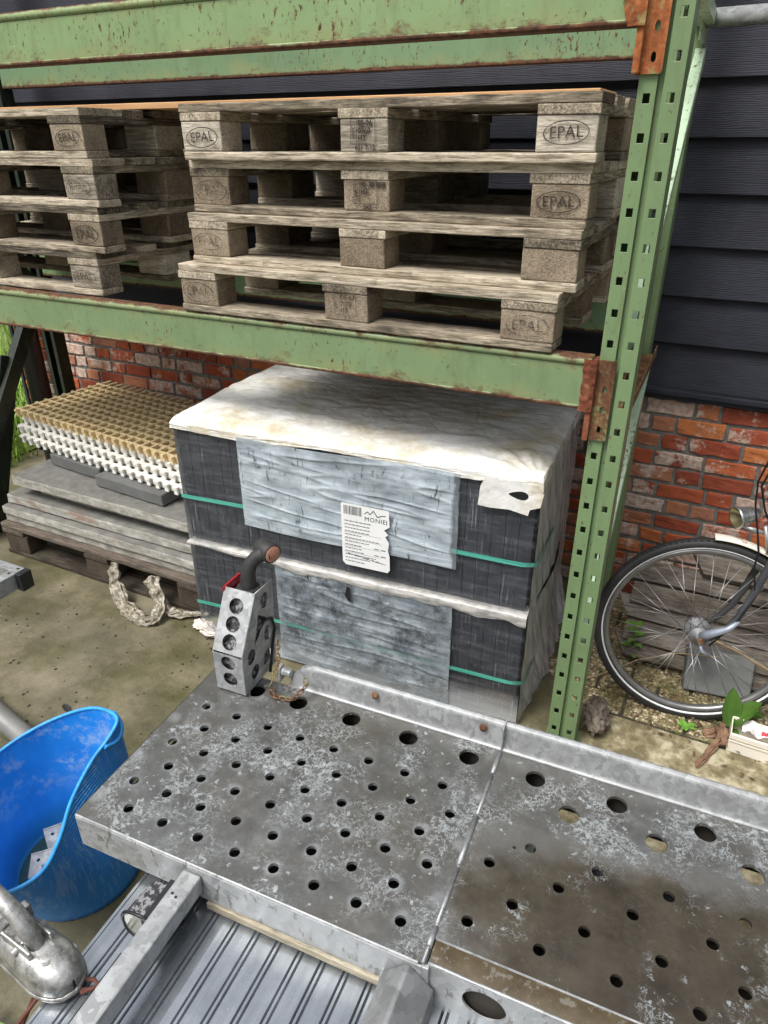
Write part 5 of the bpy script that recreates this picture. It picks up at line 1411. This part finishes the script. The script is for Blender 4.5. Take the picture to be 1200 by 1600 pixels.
tag(m.build('leaf_litter', m_plain('dead_leaf_bits', lin(92, 70, 48), .85, var=.6, nscale=30), fixn=False), 'bits of dead leaf scattered over the pavers by the wall', 'leaf litter', kind='stuff')
m = MB()
for i in range(150):
    x = rnd.uniform(.05, 1.2); y = rnd.choice([.232, .342, .448, .554])+rnd.uniform(-.006, .006); L_ = rnd.uniform(.006, .02)
    for k in range(3):
        a = rnd.uniform(0, 6.28); d_v = Vector((math.cos(a), math.sin(a), rnd.uniform(.4, 1.2))).normalized()*L_; b0 = Vector((x, y, .004)); s_v = Vector((-math.sin(a), math.cos(a), 0))*L_*.2
        m.poly([b0, b0+d_v*.6-s_v, b0+d_v, b0+d_v*.6+s_v])
tag(m.build('moss_tufts', m_plain('moss_green', lin(86, 104, 44), .8, var=.5, nscale=30), fixn=False), 'tiny green tufts growing in the joints between the pavers', 'moss', kind='stuff')
# specks of debris on the yard floor
rnd = random.Random(21); m = MB()
for i in range(260):
    x, y = rnd.uniform(-2.4, -.8), rnd.uniform(-1.2, .0); r_ = rnd.choice([.002, .003, .0035, .005])
    m.box(-r_, r_, -r_*.7, r_*.7, 0, r_*.6, Matrix.Translation((x, y, .0005)) @ Matrix.Rotation(rnd.uniform(0, 6), 4, 'Z'))
tag(m.build('grit', soil_m), 'scattered grit and crumbs on the wet yard floor', 'grit', kind='stuff')
m = MB(); leaf(m, (-1.63, -.60, .004), (.8, -.3, .02), .06, .012, 0, .3); tag(m.build('dead_leaf', m_plain('black_leaf', (.02, .02, .018), .6), fixn=False), 'black dead leaf on the floor behind the blue tub', 'leaf')

# ------------------------------------------------------------------ light
w = bpy.data.worlds.new('World'); scene.world = w; w.use_nodes = True
nt = w.node_tree; nt.nodes.clear()
sky = nt.nodes.new('ShaderNodeTexSky'); sky.sky_type = 'NISHITA'; sky.sun_disc = False
SE, SAZ = R(58), R(205)     # sun azimuth clockwise from +Y
sky.sun_elevation = SE; sky.sun_rotation = SAZ; sky.air_density = 1; sky.dust_density = 4; sky.ozone_density = 1
hs = nt.nodes.new('ShaderNodeHueSaturation'); hs.inputs['Saturation'].default_value = .28
bg = nt.nodes.new('ShaderNodeBackground'); bg.inputs[1].default_value = .14
ow = nt.nodes.new('ShaderNodeOutputWorld')
tc = nt.nodes.new('ShaderNodeTexCoord'); sx = nt.nodes.new('ShaderNodeSeparateXYZ'); nt.links.new(tc.outputs['Generated'], sx.inputs[0])
gm_ = nt.nodes.new('ShaderNodeMapRange'); gm_.inputs[1].default_value = -.02; gm_.inputs[2].default_value = 1; gm_.inputs[3].default_value = .14; gm_.inputs[4].default_value = 1.4   # overcast: zenith about three times the horizon
nt.links.new(sx.outputs[2], gm_.inputs[0])
mu = nt.nodes.new('ShaderNodeMix'); mu.data_type = 'RGBA'; mu.blend_type = 'MULTIPLY'; mu.inputs[0].default_value = 1
nt.links.new(sky.outputs[0], hs.inputs['Color']); nt.links.new(hs.outputs[0], mu.inputs[6]); nt.links.new(gm_.outputs[0], mu.inputs[7]); nt.links.new(mu.outputs[2], bg.inputs[0]); nt.links.new(bg.outputs[0], ow.inputs[0])
sd_ = bpy.data.lights.new('sun', 'SUN'); sd_.energy = 1.5; sd_.angle = R(20); sd_.color = (1, .965, .92)
so = bpy.data.objects.new('sun', sd_); COL.objects.link(so)
sv = Vector((math.sin(SAZ)*math.cos(SE), math.cos(SAZ)*math.cos(SE), math.sin(SE)))
so.rotation_euler = sv.to_track_quat('Z', 'Y').to_euler()
scene.view_settings.view_transform = 'Standard'; scene.view_settings.look = 'None'; scene.view_settings.gamma = 1; scene.view_settings.exposure = .75
scene.view_settings.use_curve_mapping = False
